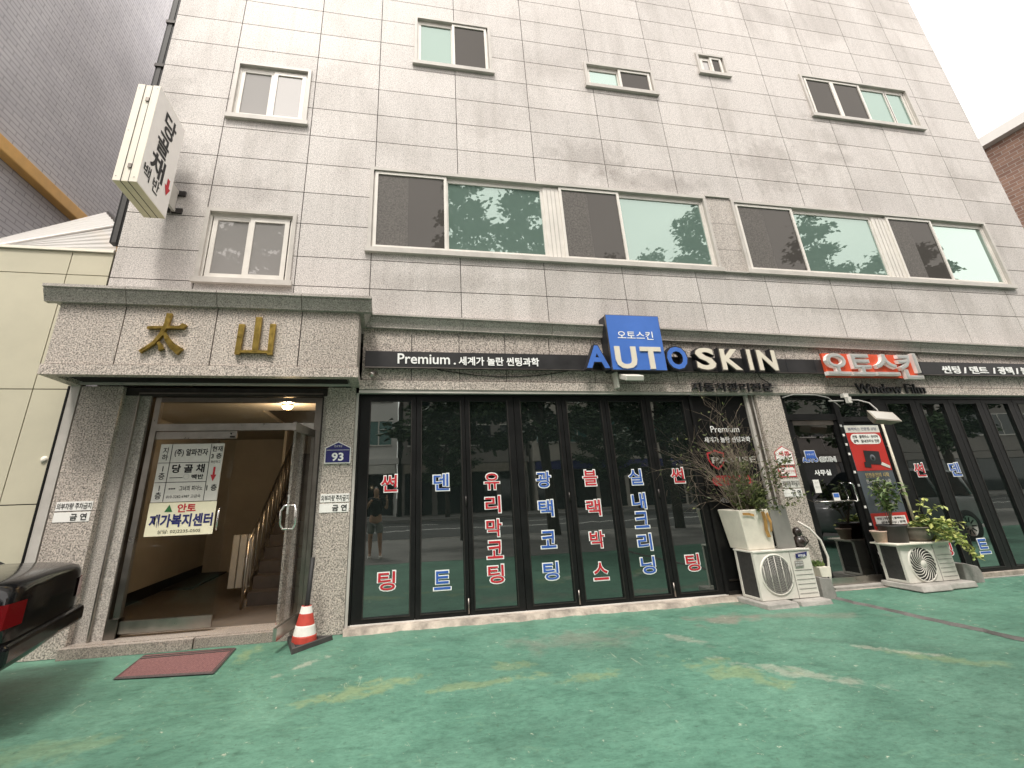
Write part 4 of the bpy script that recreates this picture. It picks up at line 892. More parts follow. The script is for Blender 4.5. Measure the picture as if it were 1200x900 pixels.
text(q, '현재', -2.185, -2.06, 2.12, 2.19, Y, 'text_black', bold=.02); text(q, '3 층', -2.185, -2.06, 2.03, 2.10, Y, 'text_black', bold=.02); text(q, '확인하고', -2.18, -2.065, 1.975, 2.01, Y, 'text_black'); text(q, '1 층', -2.185, -2.065, 1.64, 1.72, Y, 'text_black', bold=.02)
for pp in ([(-2.137, 1.93), (-2.137, 1.83), (-2.112, 1.83), (-2.112, 1.93)], [(-2.16, 1.835), (-2.125, 1.755), (-2.09, 1.835)]): q.add([(x, Y, z) for x, z in pp], [tuple(range(len(pp)))], 'text_red')
q.build('lettering', dr)
wc = thing('welfare_sign', (-2.4, .19, 1.14), 'cream welfare centre banner under the directory on the entrance door', 'sign')
q = MB(); q.box(-2.80, -2.04, yd, yd+.008, 1.14, 1.517, 'paper_cream'); q.build('sheet', wc)
q = MB(); text(q, '안토', -2.48, -2.27, 1.40, 1.50, Y, 'text_red', bold=.03); text(q, '재가복지센터', -2.77, -2.06, 1.235, 1.385, Y, 'text_navy', bold=.035); text(q, '상담: 02)2235-0505', -2.66, -2.18, 1.16, 1.21, Y, 'text_black')
q.add([(-2.62, Y, 1.41), (-2.53, Y, 1.41), (-2.575, Y, 1.495)], [(0, 1, 2)], 'text_green'); q.build('lettering', wc)
notice('paper_notice', 6.645, 6.755, 1.33, 1.525, .094, 'paper', 'small white paper notice taped to the dark office door', [('안내', 6.67, 6.73, 1.47, 1.50, 'text_grey', 0), ('영업시간', 6.66, 6.74, 1.40, 1.43, 'text_grey', 0)])
q = MB(); q.box(6.945, 7.06, .094, .098, 1.20, 1.32, 'paper'); q.box(6.955, 7.05, .091, .094, 1.255, 1.312, 'sign_blue'); tag(q.build('blue_sticker'), 'small blue and white sticker on the office door near the handle', 'sign')

# ------------------------------------------------------------------ things on the ground
def ac_unit(x0, x1, y0, y1, z0, z1, fan_c, fan_r, style, label, gx):
    t = thing('air_conditioner_unit', ((x0+x1)/2, (y0+y1)/2, 0), label, 'air conditioner', 'outdoor air conditioning units by the shop front')
    q = MB(); q.box(x0+.02, x1, y0+.012, y1, z0, z1-.02, 'ac_white'); q.box(x0, x1+.005, y0, y1+.01, z1-.02, z1, 'ac_white')
    q.box(x0+.015, x0+.06, y0+.006, y0+.012, z0, z1-.02, 'ac_white'); q.box(x0+.004, x0+.03, y1-.04, y1, z0, z1-.02, 'ac_white'); q.box(x0+.004, x0+.03, y0+.01, y0+.05, z0, z1-.02, 'ac_white'); q.box(x0+.004, x0+.03, y0+.05, y1-.04, z0, z0+.03, 'ac_white')
    q.box(gx-.003, gx+.003, y0+.004, y0+.013, z0, z1-.02, 'ac_grille')
    for i in range(6): q.box(gx+.03, x1-.02, y0+.006, y0+.013, z0+.05+.055*i, z0+.056+.055*i, 'ac_grille')
    q.build('casing', t, bevel=.006)
    q = MB()
    q.box(x0+.012, x0+.0195, y0+.05, y1-.04, z0+.03, z1-.02, 'ac_fin'); q.build('cooling_fins', t)
    q = MB(); cx, cz = fan_c; r = fan_r
    q.lathe([(0, .0115), (r, .0115)], (cx, y0-.006, cz), 'fan_back' if style == 'grid' else 'ac_fin', 40, 'y'); q.lathe([(r, .012), (r+.004, -.004), (r+.02, .0), (r+.026, .012)], (cx, y0, cz), 'ac_white', 40, 'y')
    if style == 'grid':
        for i in range(-4, 5):
            d = r*i/4.6; h = math.sqrt(max(r*r-d*d, 0)); q.tube([(cx+d, y0-.002, cz-h), (cx+d, y0-.002, cz+h)], .0050 if i % 2 == 0 else .002, 'ac_white' if i % 2 == 0 else 'ac_grille', 5)
        for i in range(1, 9): q.lathe([(r*i/8.6, -.004), (r*i/8.6+.006, -.006), (r*i/8.6+.009, -.003)], (cx, y0, cz), 'ac_grille', 36, 'y')
    else:
        q.lathe([(0, -.010), (.045, -.008), (.05, .0)], (cx, y0, cz), 'ac_white', 20, 'y')
        nb = 20
        for i in range(nb):
            a0 = 2*math.pi*i/nb; pts = []
            for k in range(7):
                f = k/6; rad = .045+(r-.045)*f; an = a0-1.0*f**1.2; pts.append((cx+rad*math.cos(an), y0-.002, cz+rad*math.sin(an)))
            q.tube(pts, .0046, 'ac_white', 5)
    q.build('fan_grille', t)
    return t
a1 = ac_unit(4.885, 5.765, -.43, -.06, .06, .645, (5.185, .355), .225, 'grid', 'older white outdoor unit with a straight-barred round grille, foam planter box on top', 5.445)
q = MB(); q.prism([(5.53, .53), (5.70, .555), (5.715, .605), (5.53, .585)], -.435, -.4295, 'text_navy'); text(q, 'WINIA', 5.56, 5.68, .545, .58, -.437, 'text_white', bold=.01); q.build('logo_badge', a1)
q = MB(); q.box(5.49, 5.62, -.434, -.4295, .43, .50, 'ac_grille'); text(q, 'R-410A', 5.50, 5.61, .475, .49, -.436, 'text_white'); text(q, '220V 60Hz', 5.50, 5.61, .445, .458, -.436, 'text_white'); q.build('rating_label', a1)
a2 = ac_unit(7.275, 8.16, -.41, -.07, .115, .60, (7.60, .345), .212, 'swirl', 'newer white outdoor unit with a swirl-bladed round grille, plant pots on top', 7.86)
q = MB(); text(q, 'SAMSUNG', 7.96, 8.11, .535, .56, -.405, 'text_grey', bold=.02); q.build('logo_badge', a2)
def slab(x0, x1, y0, y1, z0, z1, label, mat='concrete', seed=1):
    q = MB(); r_ = random.Random(seed); j = lambda a: a+r_.uniform(-.012, .012)
    vs = [(j(x0), j(y0), z0), (j(x1), j(y0), z0), (j(x1), y1, z0), (j(x0), y1, z0), (j(x0)+.015, j(y0)+.02, z1), (j(x1)-.015, j(y0)+.02, z1+.004), (j(x1)-.015, y1, z1), (j(x0)+.015, y1, z1)]
    q.add(vs, [(0,3,2,1),(4,5,6,7),(0,1,5,4),(1,2,6,5),(2,3,7,6),(3,0,4,7)], mat); return tag(q.build('concrete_block', bevel=.012), label, 'concrete block')
slab(4.80, 5.27, -.60, -.02, -.01, .055, 'flat concrete block under the left half of the older outdoor unit', seed=2)
slab(5.33, 5.80, -.58, -.02, -.01, .052, 'flat concrete block under the right half of the older outdoor unit', seed=3)
slab(7.22, 7.72, -.60, -.02, .04, .11, 'flat concrete block under the left half of the newer outdoor unit', seed=4)
slab(7.75, 8.22, -.57, -.02, .04, .108, 'flat concrete block under the right half of the newer outdoor unit', seed=5)
def wedge(pts, y0, y1, label):
    q = MB(); q.prism(pts, y0, y1, 'concrete_mid'); return tag(q.build('concrete_wedge', bevel=.012), label, 'concrete wedge')
wedge([(5.87, -.01), (6.06, -.01), (6.09, .04), (6.06, .25), (5.88, .275)], -.36, -.12, 'upright concrete wedge leaning beside the older outdoor unit')
wedge([(8.40, .02), (8.73, .02), (8.735, .16), (8.70, .24), (8.47, .295), (8.42, .29)], -.30, -.10, 'upright concrete wedge right of the newer outdoor unit')
# foam box with dry shrub
fb = thing('foam_box', (5.15, -.18, .65), 'cream polystyrene box with peeling brown tape on the older outdoor unit', 'box')
q = MB(); bo = [(4.915, -.33), (5.33, -.33), (5.33, .055), (4.93, .055)]; to = [(4.86, -.36), (5.335, -.36), (5.335, .06), (4.845, .06)]; ti = [(4.90, -.32), (5.30, -.32), (5.30, .02), (4.885, .02)]
vs = [(x, y, .646) for x, y in bo]+[(x, y, 1.16) for x, y in to]+[(x, y, 1.16) for x, y in ti]+[(x, y, 1.04) for x, y in ti]
# the front rim is broken: sag it between
q.add(vs, [(3,2,1,0)]+[(i, (i+1) % 4, 4+(i+1) % 4, 4+i) for i in range(4)]+[(4+i, 4+(i+1) % 4, 8+(i+1) % 4, 8+i) for i in range(4)]+[(8+i, 8+(i+1) % 4, 12+(i+1) % 4, 12+i) for i in range(4)]+[(12, 13, 14, 15)], 'styrofoam')
q.build('box', fb, bevel=.012)
q = MB()
def tape(pts, w, off):
    L_ = []
    for i, (x, y, z) in enumerate(pts): L_ += [(x, y-off, z), (x+w[0], y-off+w[1], z+w[2])]
    q.add(L_, [(2*i, 2*i+2, 2*i+3, 2*i+1) for i in range(len(pts)-1)], 'tape')
tape([(5.20, -.368, 1.13), (5.21, -.372, 1.0), (5.195, -.366, .90), (5.22, -.362, .80)], (.055, 0, .0), .004)
tape([(5.26, -.372, 1.10), (5.285, -.378, .98), (5.27, -.37, .86)], (.04, 0, .02), .006)
tape([(4.90, -.375, 1.125), (5.0, -.372, 1.12), (5.08, -.371, 1.10)], (0, 0, -.03), .003)
q.build('tape_strip', fb)
q = MB(); q.box(4.90, 5.33, -.32, .02, 1.04, 1.06, 'twig'); q.build('soil', fb)
q = MB(); GM = Matrix.Translation((5.49, -.335, .646)) @ Matrix.Rotation(R(4), 4, 'Y') @ Matrix.Rotation(R(-6), 4, 'X')
q.box(-.125, .16, -.012, .012, 0, .56, 'grey_board', M=GM); tag(q.build('grey_board', bevel=.004), 'plain grey board leaning behind the foam box on the older outdoor unit', 'board')
def leaf(mb, p, d, n_, L, w, mat):
    d = d.normalized(); s_ = d.cross(n_); s_ = s_.normalized() if s_.length > 1e-4 else d.orthogonal().normalized()
    nn = s_.cross(d).normalized()
    mb.add([p, p+d*L*.5+s_*w*.5+nn*w*.12, p+d*L-nn*L*.12, p+d*L*.5-s_*w*.5+nn*w*.12], [(0, 1, 2, 3)], mat)
rv = lambda r_: Vector((r_.gauss(0, 1), r_.gauss(0, 1), r_.gauss(0, 1))).normalized()
def twiggy(r_, q, p, d, L, rad, depth, lv, leafp, lm, lL, ends=None):
    n_ = 4; pts = [p]
    for i in range(n_):
        d = (d+rv(r_)*.22).normalized(); pts.append(pts[-1]+d*L/n_)
    q.tube(pts, rad, 'twig', 4, rad*.5, caps=False)
    if lv is not None:
        for a in pts[1:]:
            for _ in range(3 if depth < 2 else 1):
                if a.z > 1.12 and r_.random() < leafp(a): leaf(lv, a, d+rv(r_)*.9, rv(r_), lL*r_.uniform(.6, 1.2), lL*.4, lm)
    if depth > 0:
        for _ in range(r_.choice((2, 3, 3))):
            twiggy(r_, q, pts[r_.randint(1, n_)], (d+rv(r_)*.75).normalized(), L*r_.uniform(.55, .85), rad*.6, depth-1, lv, leafp, lm, lL)
ds = thing('dry_shrub', (5.2, -.15, 1.06), 'half-dry shrub of bare twigs with some green leaves growing from the foam box', 'shrub')
r_ = random.Random(21); q = MB(); lv = MB()
for k in range(26):
    a = r_.uniform(0, 6.28); dd = Vector((math.cos(a)*.62-.16, math.sin(a)*.3-.10, r_.uniform(.7, 1.5)))
    twiggy(r_, q, Vector((5.22+r_.uniform(-.15, .10), -.15+r_.uniform(-.08, .08), 1.04)), dd, r_.uniform(.5, 1.0), .0065, 3, lv,
           lambda p: .95 if (5.10 < p.x < 5.55 and p.z < 1.8) else .04, 'leaf_shrub', .055)
for k in range(14):
    twiggy(r_, q, Vector((5.20+r_.uniform(-.12, .10), -.18+r_.uniform(-.08, .08), 1.05)), Vector((r_.uniform(-.3, .32), r_.uniform(-.3, .2), r_.uniform(.8, 1.2))), r_.uniform(.20, .38), .004, 2, lv, lambda p: 1.0, 'leaf_shrub', .055)
q.build('twigs', ds); lv.build('leaves', ds)
# brown jar
q = MB(); jc = (5.765, -.30, .646)
q.lathe([(0, 0), (.05, 0), (.078, .03), (.085, .07), (.07, .115), (.045, .135), (.035, .145), (.05, .16), (.058, .19), (.05, .225), (.025, .25), (0, .255)], jc, 'jar_brown', 20); q.tube([(5.835, -.33, .68), (5.865, -.35, .72), (5.855, -.34, .77), (5.815, -.32, .78)], .009, 'jar_brown', 6)
tag(q.build('brown_jar'), 'small dark brown lidded jar standing on the older outdoor unit', 'jar')
# hose and white planter
q = MB(); q.tube([(6.05, -.05, .95), (6.15, -.12, .86), (6.25, -.16, .70), (6.29, -.17, .48), (6.24, -.18, .30), (6.20, -.20, .10)], .016, 'ac_white', 8); tag(q.build('refrigerant_hose'), 'white insulated hose curving down past the shop pillar', 'hose')
wp = thing('small_planter', (6.0, -.22, .27), 'small white planter with a green sprig on the concrete wedge', 'planter')
q = MB(); q.prism([(5.93, .272), (6.08, .268), (6.10, .385), (5.915, .39)], -.36, -.16, 'styrofoam'); q.build('pot', wp)
lv = MB(); r_ = random.Random(8)
for _ in range(70): leaf(lv, Vector((5.97+r_.uniform(-.05, .08), -.26+r_.uniform(-.05, .05), .385)), Vector((r_.uniform(-.4, .4), r_.uniform(-.4, .2), r_.uniform(.3, 1))), rv(r_), r_.uniform(.04, .10), .03, 'leaf_green')
lv.build('leaves', wp)
# board and pots on the newer unit
q = MB(); q.box(7.20, 8.24, -.45, -.05, .602, .622, 'styrofoam'); tag(q.build('white_board', bevel=.003), 'thin white board lying on the newer outdoor unit under the pots', 'board')
def pot(prof, c, mat, n=28): return MB().lathe(prof, c, mat, n)
p1 = thing('potted_plant', (7.46, -.24, .622), 'black nursery pot with a leafy green plant, left pot on the newer outdoor unit', 'plant')
pot([(0, .0), (.145, 0), (.175, .215), (.185, .215), (.185, .235), (.165, .235), (.16, .20), (0, .20)], (7.46, -.24, .622), 'pot_black').build('pot', p1)
p2 = thing('potted_plant', (7.83, -.24, .622), 'grey-brown bowl with a pale trailing vine, right pot on the newer outdoor unit', 'plant')
pot([(0, 0), (.15, 0), (.20, .06), (.225, .13), (.22, .18), (.235, .185), (.235, .20), (.21, .20), (.205, .16), (0, .16)], (7.83, -.24, .622), 'pot_clay').build('pot', p2)
p3 = MB().lathe([(0, 0), (.07, 0), (.10, .14), (.108, .14), (.108, .16), (.09, .16), (.085, .12), (0, .12)], (7.27, -.18, .622), 'pot_pink', 20); tag(p3.build('small_pot'), 'small empty pinkish clay pot left of the black nursery pot', 'pot')
r_ = random.Random(33); q = MB(); lv = MB()
for k in range(12):
    a = r_.uniform(0, 6.28); d = Vector((math.cos(a)*.26, math.sin(a)*.22-.05, 1.0)); p = Vector((7.46, -.24, .82)); pts = [p]
    for i in range(6): d = (d+rv(r_)*(.10+.05*i)+Vector((0, 0, -.04))).normalized(); pts.append(pts[-1]+d*r_.uniform(.085, .125))
    q.tube(pts, .006, 'twig', 5, .003)
    for i, a_ in enumerate(pts[3:]):
        for _ in range(6): leaf(lv, a_+rv(r_)*.03, Vector((r_.uniform(-1, 1), r_.uniform(-1, .6), r_.uniform(-.5, .5))), Vector((0, 0, 1))+rv(r_)*.5, r_.uniform(.06, .12), .042, 'leaf_green')
q.build('stems', p1); lv.build('leaves', p1)
q = MB(); lv = MB()
for k in range(30):
    a = r_.uniform(-2.6, .9); d = Vector((math.cos(a)*.9+.35, math.sin(a)*.6-.1, r_.uniform(.3, 1.0))); p = Vector((7.83+r_.uniform(-.14, .14), -.24+r_.uniform(-.1, .1), .79)); pts = [p]
    for i in range(7):
        d = (d+rv(r_)*.22+Vector((.07, -.02, -.20))).normalized(); pts.append(pts[-1]+d*r_.uniform(.05, .085))
        if pts[-1].z < .64 and pts[-1].x < 8.26 and pts[-1].y > -.46: pts[-1].z = .65
    q.tube(pts, .004, 'leaf_pale', 4, .0025)
    for a_ in pts[1:]:
        for _ in range(4): leaf(lv, a_+rv(r_)*.02, Vector((r_.uniform(-1, 1), r_.uniform(-1, .6), r_.uniform(-.6, .4))), Vector((0, 0, 1))+rv(r_)*.6, r_.uniform(.05, .10), .05, 'leaf_pale' if (a_.x > 7.9 or r_.random() < .4) else 'leaf_green')
for k in range(3):   # long hanging runners at the right end
    p = Vector((8.22+.03*k, -.40-.02*k, .72)); pts = [p+Vector((.05*i+.02*math.sin(i*2+k), -.01*i, -.045*i-.004*i*i)) for i in range(6)]
    q.tube(pts, .004, 'leaf_pale', 4)
    for a_ in pts:
        for _ in range(4): leaf(lv, a_, rv(r_), rv(r_), .07, .045, 'leaf_pale')
q.build('stems', p2); lv.build('leaves', p2)
# traffic cone
tc = thing('traffic_cone', (-.80, -.28, 0), 'worn red and white traffic cone with a black pole stuck in its top', 'cone')
CC = (-.80, -.28, 0)
prof = [(.135, .03), (.128, .09), (.122, .10), (.105, .185), (.100, .195), (.074, .30), (.072, .305), (.056, .375), (.04, .378)]
ms = ['cone_red', 'cone_white', 'cone_white', 'cone_red', 'cone_red', 'cone_white', 'cone_white', 'cone_white']
q = MB()
for (a, b, mm) in zip(prof[:-1], prof[1:], ['cone_red', 'cone_red', 'cone_white', 'cone_white', 'cone_red', 'cone_red', 'cone_white', 'cone_red']): q.lathe([a, b], CC, mm, 24)
q.build('cone_body', tc)
q = MB(); q.tube([(-.80, -.28, .03), (-.795, -.28, .40), (-.775, -.26, .86)], .026, 'cable_black', 10); q.build('pole', tc)
q = MB()
tri = [Vector((-.87, -.62, 0)), Vector((-.50, -.19, 0)), Vector((-1.02, -.05, 0))]; cen = sum(tri, Vector())/3
inn = [cen+(p-cen)*.70 for p in tri]
vs = [p for p in tri]+[p for p in inn]+[p+Vector((0, 0, .045)) for p in [cen+(p-cen)*.97 for p in tri]]+[p+Vector((0, 0, .045)) for p in [cen+(p-cen)*.74 for p in tri]]
q.add(vs, [(6+i, 6+(i+1) % 3, 9+(i+1) % 3, 9+i) for i in range(3)]+[(i, (i+1) % 3, 6+(i+1) % 3, 6+i) for i in range(3)]+[(3+i, 3+(i+1) % 3, 9+(i+1) % 3, 9+i) for i in range(3)], 'rubber')
q.lathe([(0, .04), (.14, .035), (.15, .008)], CC, 'text_black', 20)
q.build('rubber_base', tc)
# door mat
mt_ = thing('door_mat', (-1.95, -.58, 0), 'faded reddish doormat on the green pavement before the entrance', 'mat')
q = MB(); cs_ = [(-2.37, -.88), (-1.505, -.985), (-1.52, -.22), (-2.42, -.19)]
q.add([(x, y, .014) for x, y in cs_]+[(x, y, .0) for x, y in cs_], [(0,1,2,3)]+[(i, (i+1) % 4, 4+(i+1) % 4, 4+i) for i in range(4)], 'rug'); q.build('pile', mt_)
q = MB()
c_ = Vector((sum(p[0] for p in cs_)/4, sum(p[1] for p in cs_)/4, 0))
o_ = [c_+(Vector((x, y, 0))-c_)*1.03 for x, y in cs_]; i_ = [c_+(Vector((x, y, 0))-c_)*.97 for x, y in cs_]
q.add([p+Vector((0, 0, .006)) for p in o_]+[p+Vector((0, 0, .018)) for p in i_], [(i, (i+1) % 4, 4+(i+1) % 4, 4+i) for i in range(4)], 'rubber')
for k in (.06, .12): q.box(-2.40, -1.53, -.22-k, -.205-k, .0145, .020, 'rubber')
q.build('rubber_edge', mt_)

# ------------------------------------------------------------------ left neighbour: panel wall, sheet roof, brick side wall
pw = thing('panel_wall', (-5.5, .1, 0), 'cream metal panel wall closing the gap left of the entrance', 'wall')
q = MB(); zj = [0, 1.55, 2.9, 4.48, 4.83]; xj = [-11, -8.6, -7.4, -6.2, -5.25, -4.31, -3.80]
for a, b in zip(xj[:-1], xj[1:]):
    for c, d in zip(zj[:-1], zj[1:]): q.box(a+.006, b-.006, .05, .09, c+.006, d-.006, 'cream_wall')
q.box(-11, -3.79, .075, .14, 0, 4.83, 'joint'); q.build('panels', pw)
q = MB(); q.box(-11, -3.80, .02, .16, 4.832, 4.87, 'sign_cream'); q.build('top_rail', pw)
q = MB(); q.box(-3.875, -3.77, .0, .05, 0, 2.93, 'trim_frame'); q.box(-3.90, -3.88, -.01, .04, 0, 2.93, 'black_frame'); q.lathe([(0, -.02), (.03, -.02), (.04, .0)], (-3.98, .05, 2.05), 'sign_cream', 14, 'y'); q.build('corner_trim', pw)
q = MB(); q.box(-3.90, -3.775, .04, .16, 5.0, 15.0, 'black_frame'); q.box(-3.87, -3.81, .03, .04, 5.0, 15.0, 'ac_fin')
for z in range(6, 15): q.box(-3.91, -3.77, .01, .05, z+.3, z+.36, 'dark_metal')
tag(q.build('drain_pipe'), 'dark square drainpipe along the left edge of the granite wall', 'pipe')
rfs = thing('sheet_roof', (-6, .8, 4.8), 'translucent corrugated sheet roof above the cream panel wall', 'roof')
def corrugated(A0, A1, B0, B1, nx, ny, amp, name):
    """ruled sheet between edges A and B, ribs running along the edges"""
    A0, A1, B0, B1 = map(Vector, (A0, A1, B0, B1)); V = []; nrm = (A1-A0).cross(B0-A0).normalized()
    for j in range(ny+1):
        t = j/ny
        for i in range(nx+1):
            u = i/nx; p = (A0.lerp(A1, u)).lerp(B0.lerp(B1, u), t); V.append(p+nrm*amp*math.cos(j*math.pi/2))
    m_ = MB(); m_.add(V, [(j*(nx+1)+i, j*(nx+1)+i+1, (j+1)*(nx+1)+i+1, (j+1)*(nx+1)+i) for j in range(ny) for i in range(nx)], 'polycarbonate', smooth=True); return m_.build(name, rfs)
corrugated((-9, .12, 4.84), (-3.83, .12, 4.86), (-9, .5, 4.02), (-4.09, .5, 5.535), 8, 24, .020, 'lower_sheet')
corrugated((-9, .5, 4.02), (-4.09, .5, 5.535), (-9.5, 1.3, 4.15), (-4.78, 1.3, 6.23), 8, 20, .03, 'upper_sheet')
q = MB(); q.tube([(-9, .49, 4.03), (-4.09, .49, 5.545)], .022, 'sign_white', 8); q.tube([(-4.09, .5, 5.545), (-4.78, 1.3, 6.24)], .03, 'dark_metal', 6); q.build('edge_trim', rfs)
nb = thing('grey_brick_building', (-14, 14, 0), 'tall grey brick neighbouring building rising behind the sheet roof', 'building')
q = MB(); q.box(-20, -7.2, .6, 30, 0, 30, 'brick_grey'); q.build('wall', nb)
q = MB()
for y in (9, 17, 25):
    for z in (14, 18.5, 23): q.box(-7.22, -7.15, y, y+1.6, z, z+1.7, 'trim_frame'); q.box(-7.16, -7.14, y+.1, y+1.5, z+.1, z+1.6, 'glass_dark_far')
q.build('window', nb)
q = MB(); q.box(-7.2, -7.0, .7, 26, 7.66, 7.93, 'orange_beam'); tag(q.build('orange_beam', bevel=.02), 'ochre-orange beam running along the grey brick wall', 'beam')
bb = thing('brown_brick_building', (37, 8, 0), 'brown brick building with a pale roof edge beyond the right end of the granite wall', 'building')
q = MB(); q.box(30, 46, -3, 22, 0, 17.3, 'brick_brown'); q.build('wall', bb)
q = MB(); q.box(29.6, 46.4, -3.4, 22.4, 17.3, 17.8, 'far_pale'); q.build('roof', bb)

# ------------------------------------------------------------------ cars
def car(name, L, Wd, H, prof_low, prof_top, loc, rz, paint, label, group=None, boxy=False):
    """x forward along the length (0 = rear), y = width, z up. prof_low: (x, zbottom, zbelt, halfwidth); prof_top: (x, zroof, halfwidth at roof)"""
    t = thing(name, (0, 0, 0), label, 'car', group)
    TM = Matrix.Translation(loc) @ Matrix.Rotation(rz, 4, 'Z')
    q = MB(); sec = []
    for x, zb, zt, hw in prof_low:
        sec.append([(x, -hw*.80, zb), (x, -hw*.97, zb+.10), (x, -hw, zb+(zt-zb)*.45), (x, -hw*.985, zt-.14), (x, -hw*.93, zt-.02), (x, -hw*.70, zt+.012), (x, 0, zt+.02),
                    (x, hw*.70, zt+.012), (x, hw*.93, zt-.02), (x, hw*.985, zt-.14), (x, hw, zb+(zt-zb)*.45), (x, hw*.97, zb+.10), (x, hw*.80, zb)])
    n = len(sec[0]); vs = [TM @ Vector(p) for s_ in sec for p in s_]
    q.add(vs, [(i*n+k, i*n+(k+1) % n, (i+1)*n+(k+1) % n, (i+1)*n+k) for i in range(len(sec)-1) for k in range(n)]+[tuple(range(n)), tuple(range((len(sec)-1)*n, len(sec)*n))], paint, smooth=True)
    b = q.build('body', t); sb = b.modifiers.new('smooth', 'SUBSURF'); sb.levels = sb.render_levels = 2
    q = MB(); sec = []
    for x, zb, zr, hb, hr in prof_top:
        sec.append([(x, -hb, zb), (x, -hr, zr-.06), (x, -hr*.8, zr), (x, hr*.8, zr), (x, hr, zr-.06), (x, hb, zb)])
    n = 6; vs = [TM @ Vector(p) for s_ in sec for p in s_]
    fs = []; gf = []
    for i in range(len(sec)-1):
        for k in range(5):
            f = (i*n+k, i*n+k+1, (i+1)*n+k+1, (i+1)*n+k); (gf if (k in (0, 4) or i in (0, len(sec)-2)) else fs).append(f)
    q.add(vs, gf, 'glass_dark_far'); q.build('windows', t)
    q = MB(); q.add(vs, fs, paint)
    for i in range(1, len(sec)-1):
        for k in (0, 4):
            a, c = vs[i*n+k], vs[i*n+k+1]; q.tube([a, c], .032, paint, 6)
    q.build('roof', t)
    for x in (prof_low[0][0]+L*.20, prof_low[0][0]+L*.80):
        for sy in (-1, 1):
            w = MB(); rad = .34 if not boxy else .37
            w.lathe([(rad*.62, -.11), (rad*.95, -.11), (rad, -.07), (rad, .07), (rad*.95, .11), (rad*.62, .11)], (0, 0, 0), 'tyre', 32, 'y')
            w2 = MB(); w2.lathe([(0, -.07), (rad*.2, -.085), (rad*.58, -.09), (rad*.64, -.11)], (0, 0, 0), 'steel', 32, 'y'); w2.lathe([(0, .07), (rad*.2, .085), (rad*.58, .09), (rad*.64, .11)], (0, 0, 0), 'steel', 32, 'y')
            for k in range(10):
                a = 2*math.pi*k/10
                for s2 in (-1, 1): w2.box(rad*.22, rad*.55, s2*.089-.004, s2*.089+.004, -.015, .015, 'black_frame', M=Matrix.Rotation(a, 4, 'Y'))
            w.v = [tuple(TM @ (Vector(v)+Vector((x, sy*(Wd/2-.12), rad)))) for v in w.v]
            w2.v = [tuple(TM @ (Vector(v)+Vector((x, sy*(Wd/2-.12), rad)))) for v in w2.v]
            w2.build('rim', w.build('wheel', t))
    return t, TM
BX = -2.74; YC = -1.40
lowp = [(0.0, .50, .93, .70), (.05, .38, .99, .80), (.25, .28, 1.01, .87), (.7, .22, 1.02, .89), (1.4, .22, 1.02, .90), (2.6, .22, 1.0, .90), (3.4, .22, .99, .89), (4.2, .24, .92, .86), (4.65, .30, .82, .78), (4.78, .42, .70, .66)]
topp = [(.62, 1.0, 1.03, .70, .60), (1.25, 1.03, 1.42, .78, .58), (1.9, 1.0, 1.47, .80, .60), (2.7, .99, 1.45, .80, .58), (3.45, .97, 1.0, .76, .62)]
sedan, TMs = car('parked_car', 4.8, 1.8, 1.47, lowp, topp, (BX, YC, 0), R(192), 'car_black', 'black sedan with red tail lights parked at the left end before the panel wall')
q = MB()
for sy in (-1, 1):
    q = MB(); q.add([TMs @ Vector(p) for p in ((.0, sy*.56, .70), (.0, sy*.56, .86), (.035, sy*.76, .86), (.17, sy*.872, .85), (.17, sy*.882, .72), (.03, sy*.79, .70))], [(0, 1, 2, 5), (5, 2, 3, 4)], 'tail_red'); q.build('tail_light', sedan)
q = MB(); q.box(-.035, .18, -.79, .79, .46, .60, 'car_black', M=TMs); q.build('bumper', sedan, bevel=.03)
lows = [(0, .45, .85, .72), (.08, .36, 1.0, .84), (.3, .32, 1.06, .90), (.9, .30, 1.08, .93), (1.9, .30, 1.08, .94), (3.0, .30, 1.08, .94), (3.5, .30, 1.06, .93), (4.2, .30, 1.04, .90), (4.6, .34, .96, .84), (4.72, .46, .80, .74)]
tops = [(.10, 1.05, 1.08, .80, .74), (.45, 1.07, 1.66, .84, .68), (1.5, 1.08, 1.74, .86, .70), (2.6, 1.08, 1.71, .86, .70), (3.5, 1.06, 1.09, .82, .72)]
suv, TMv = car('parked_car', 4.75, 1.9, 1.74, lows, tops, (14.9, -4.0, 0), math.pi, 'car_grey', 'dark grey sport utility vehicle mirrored in the office door and the right shop glass', boxy=True)

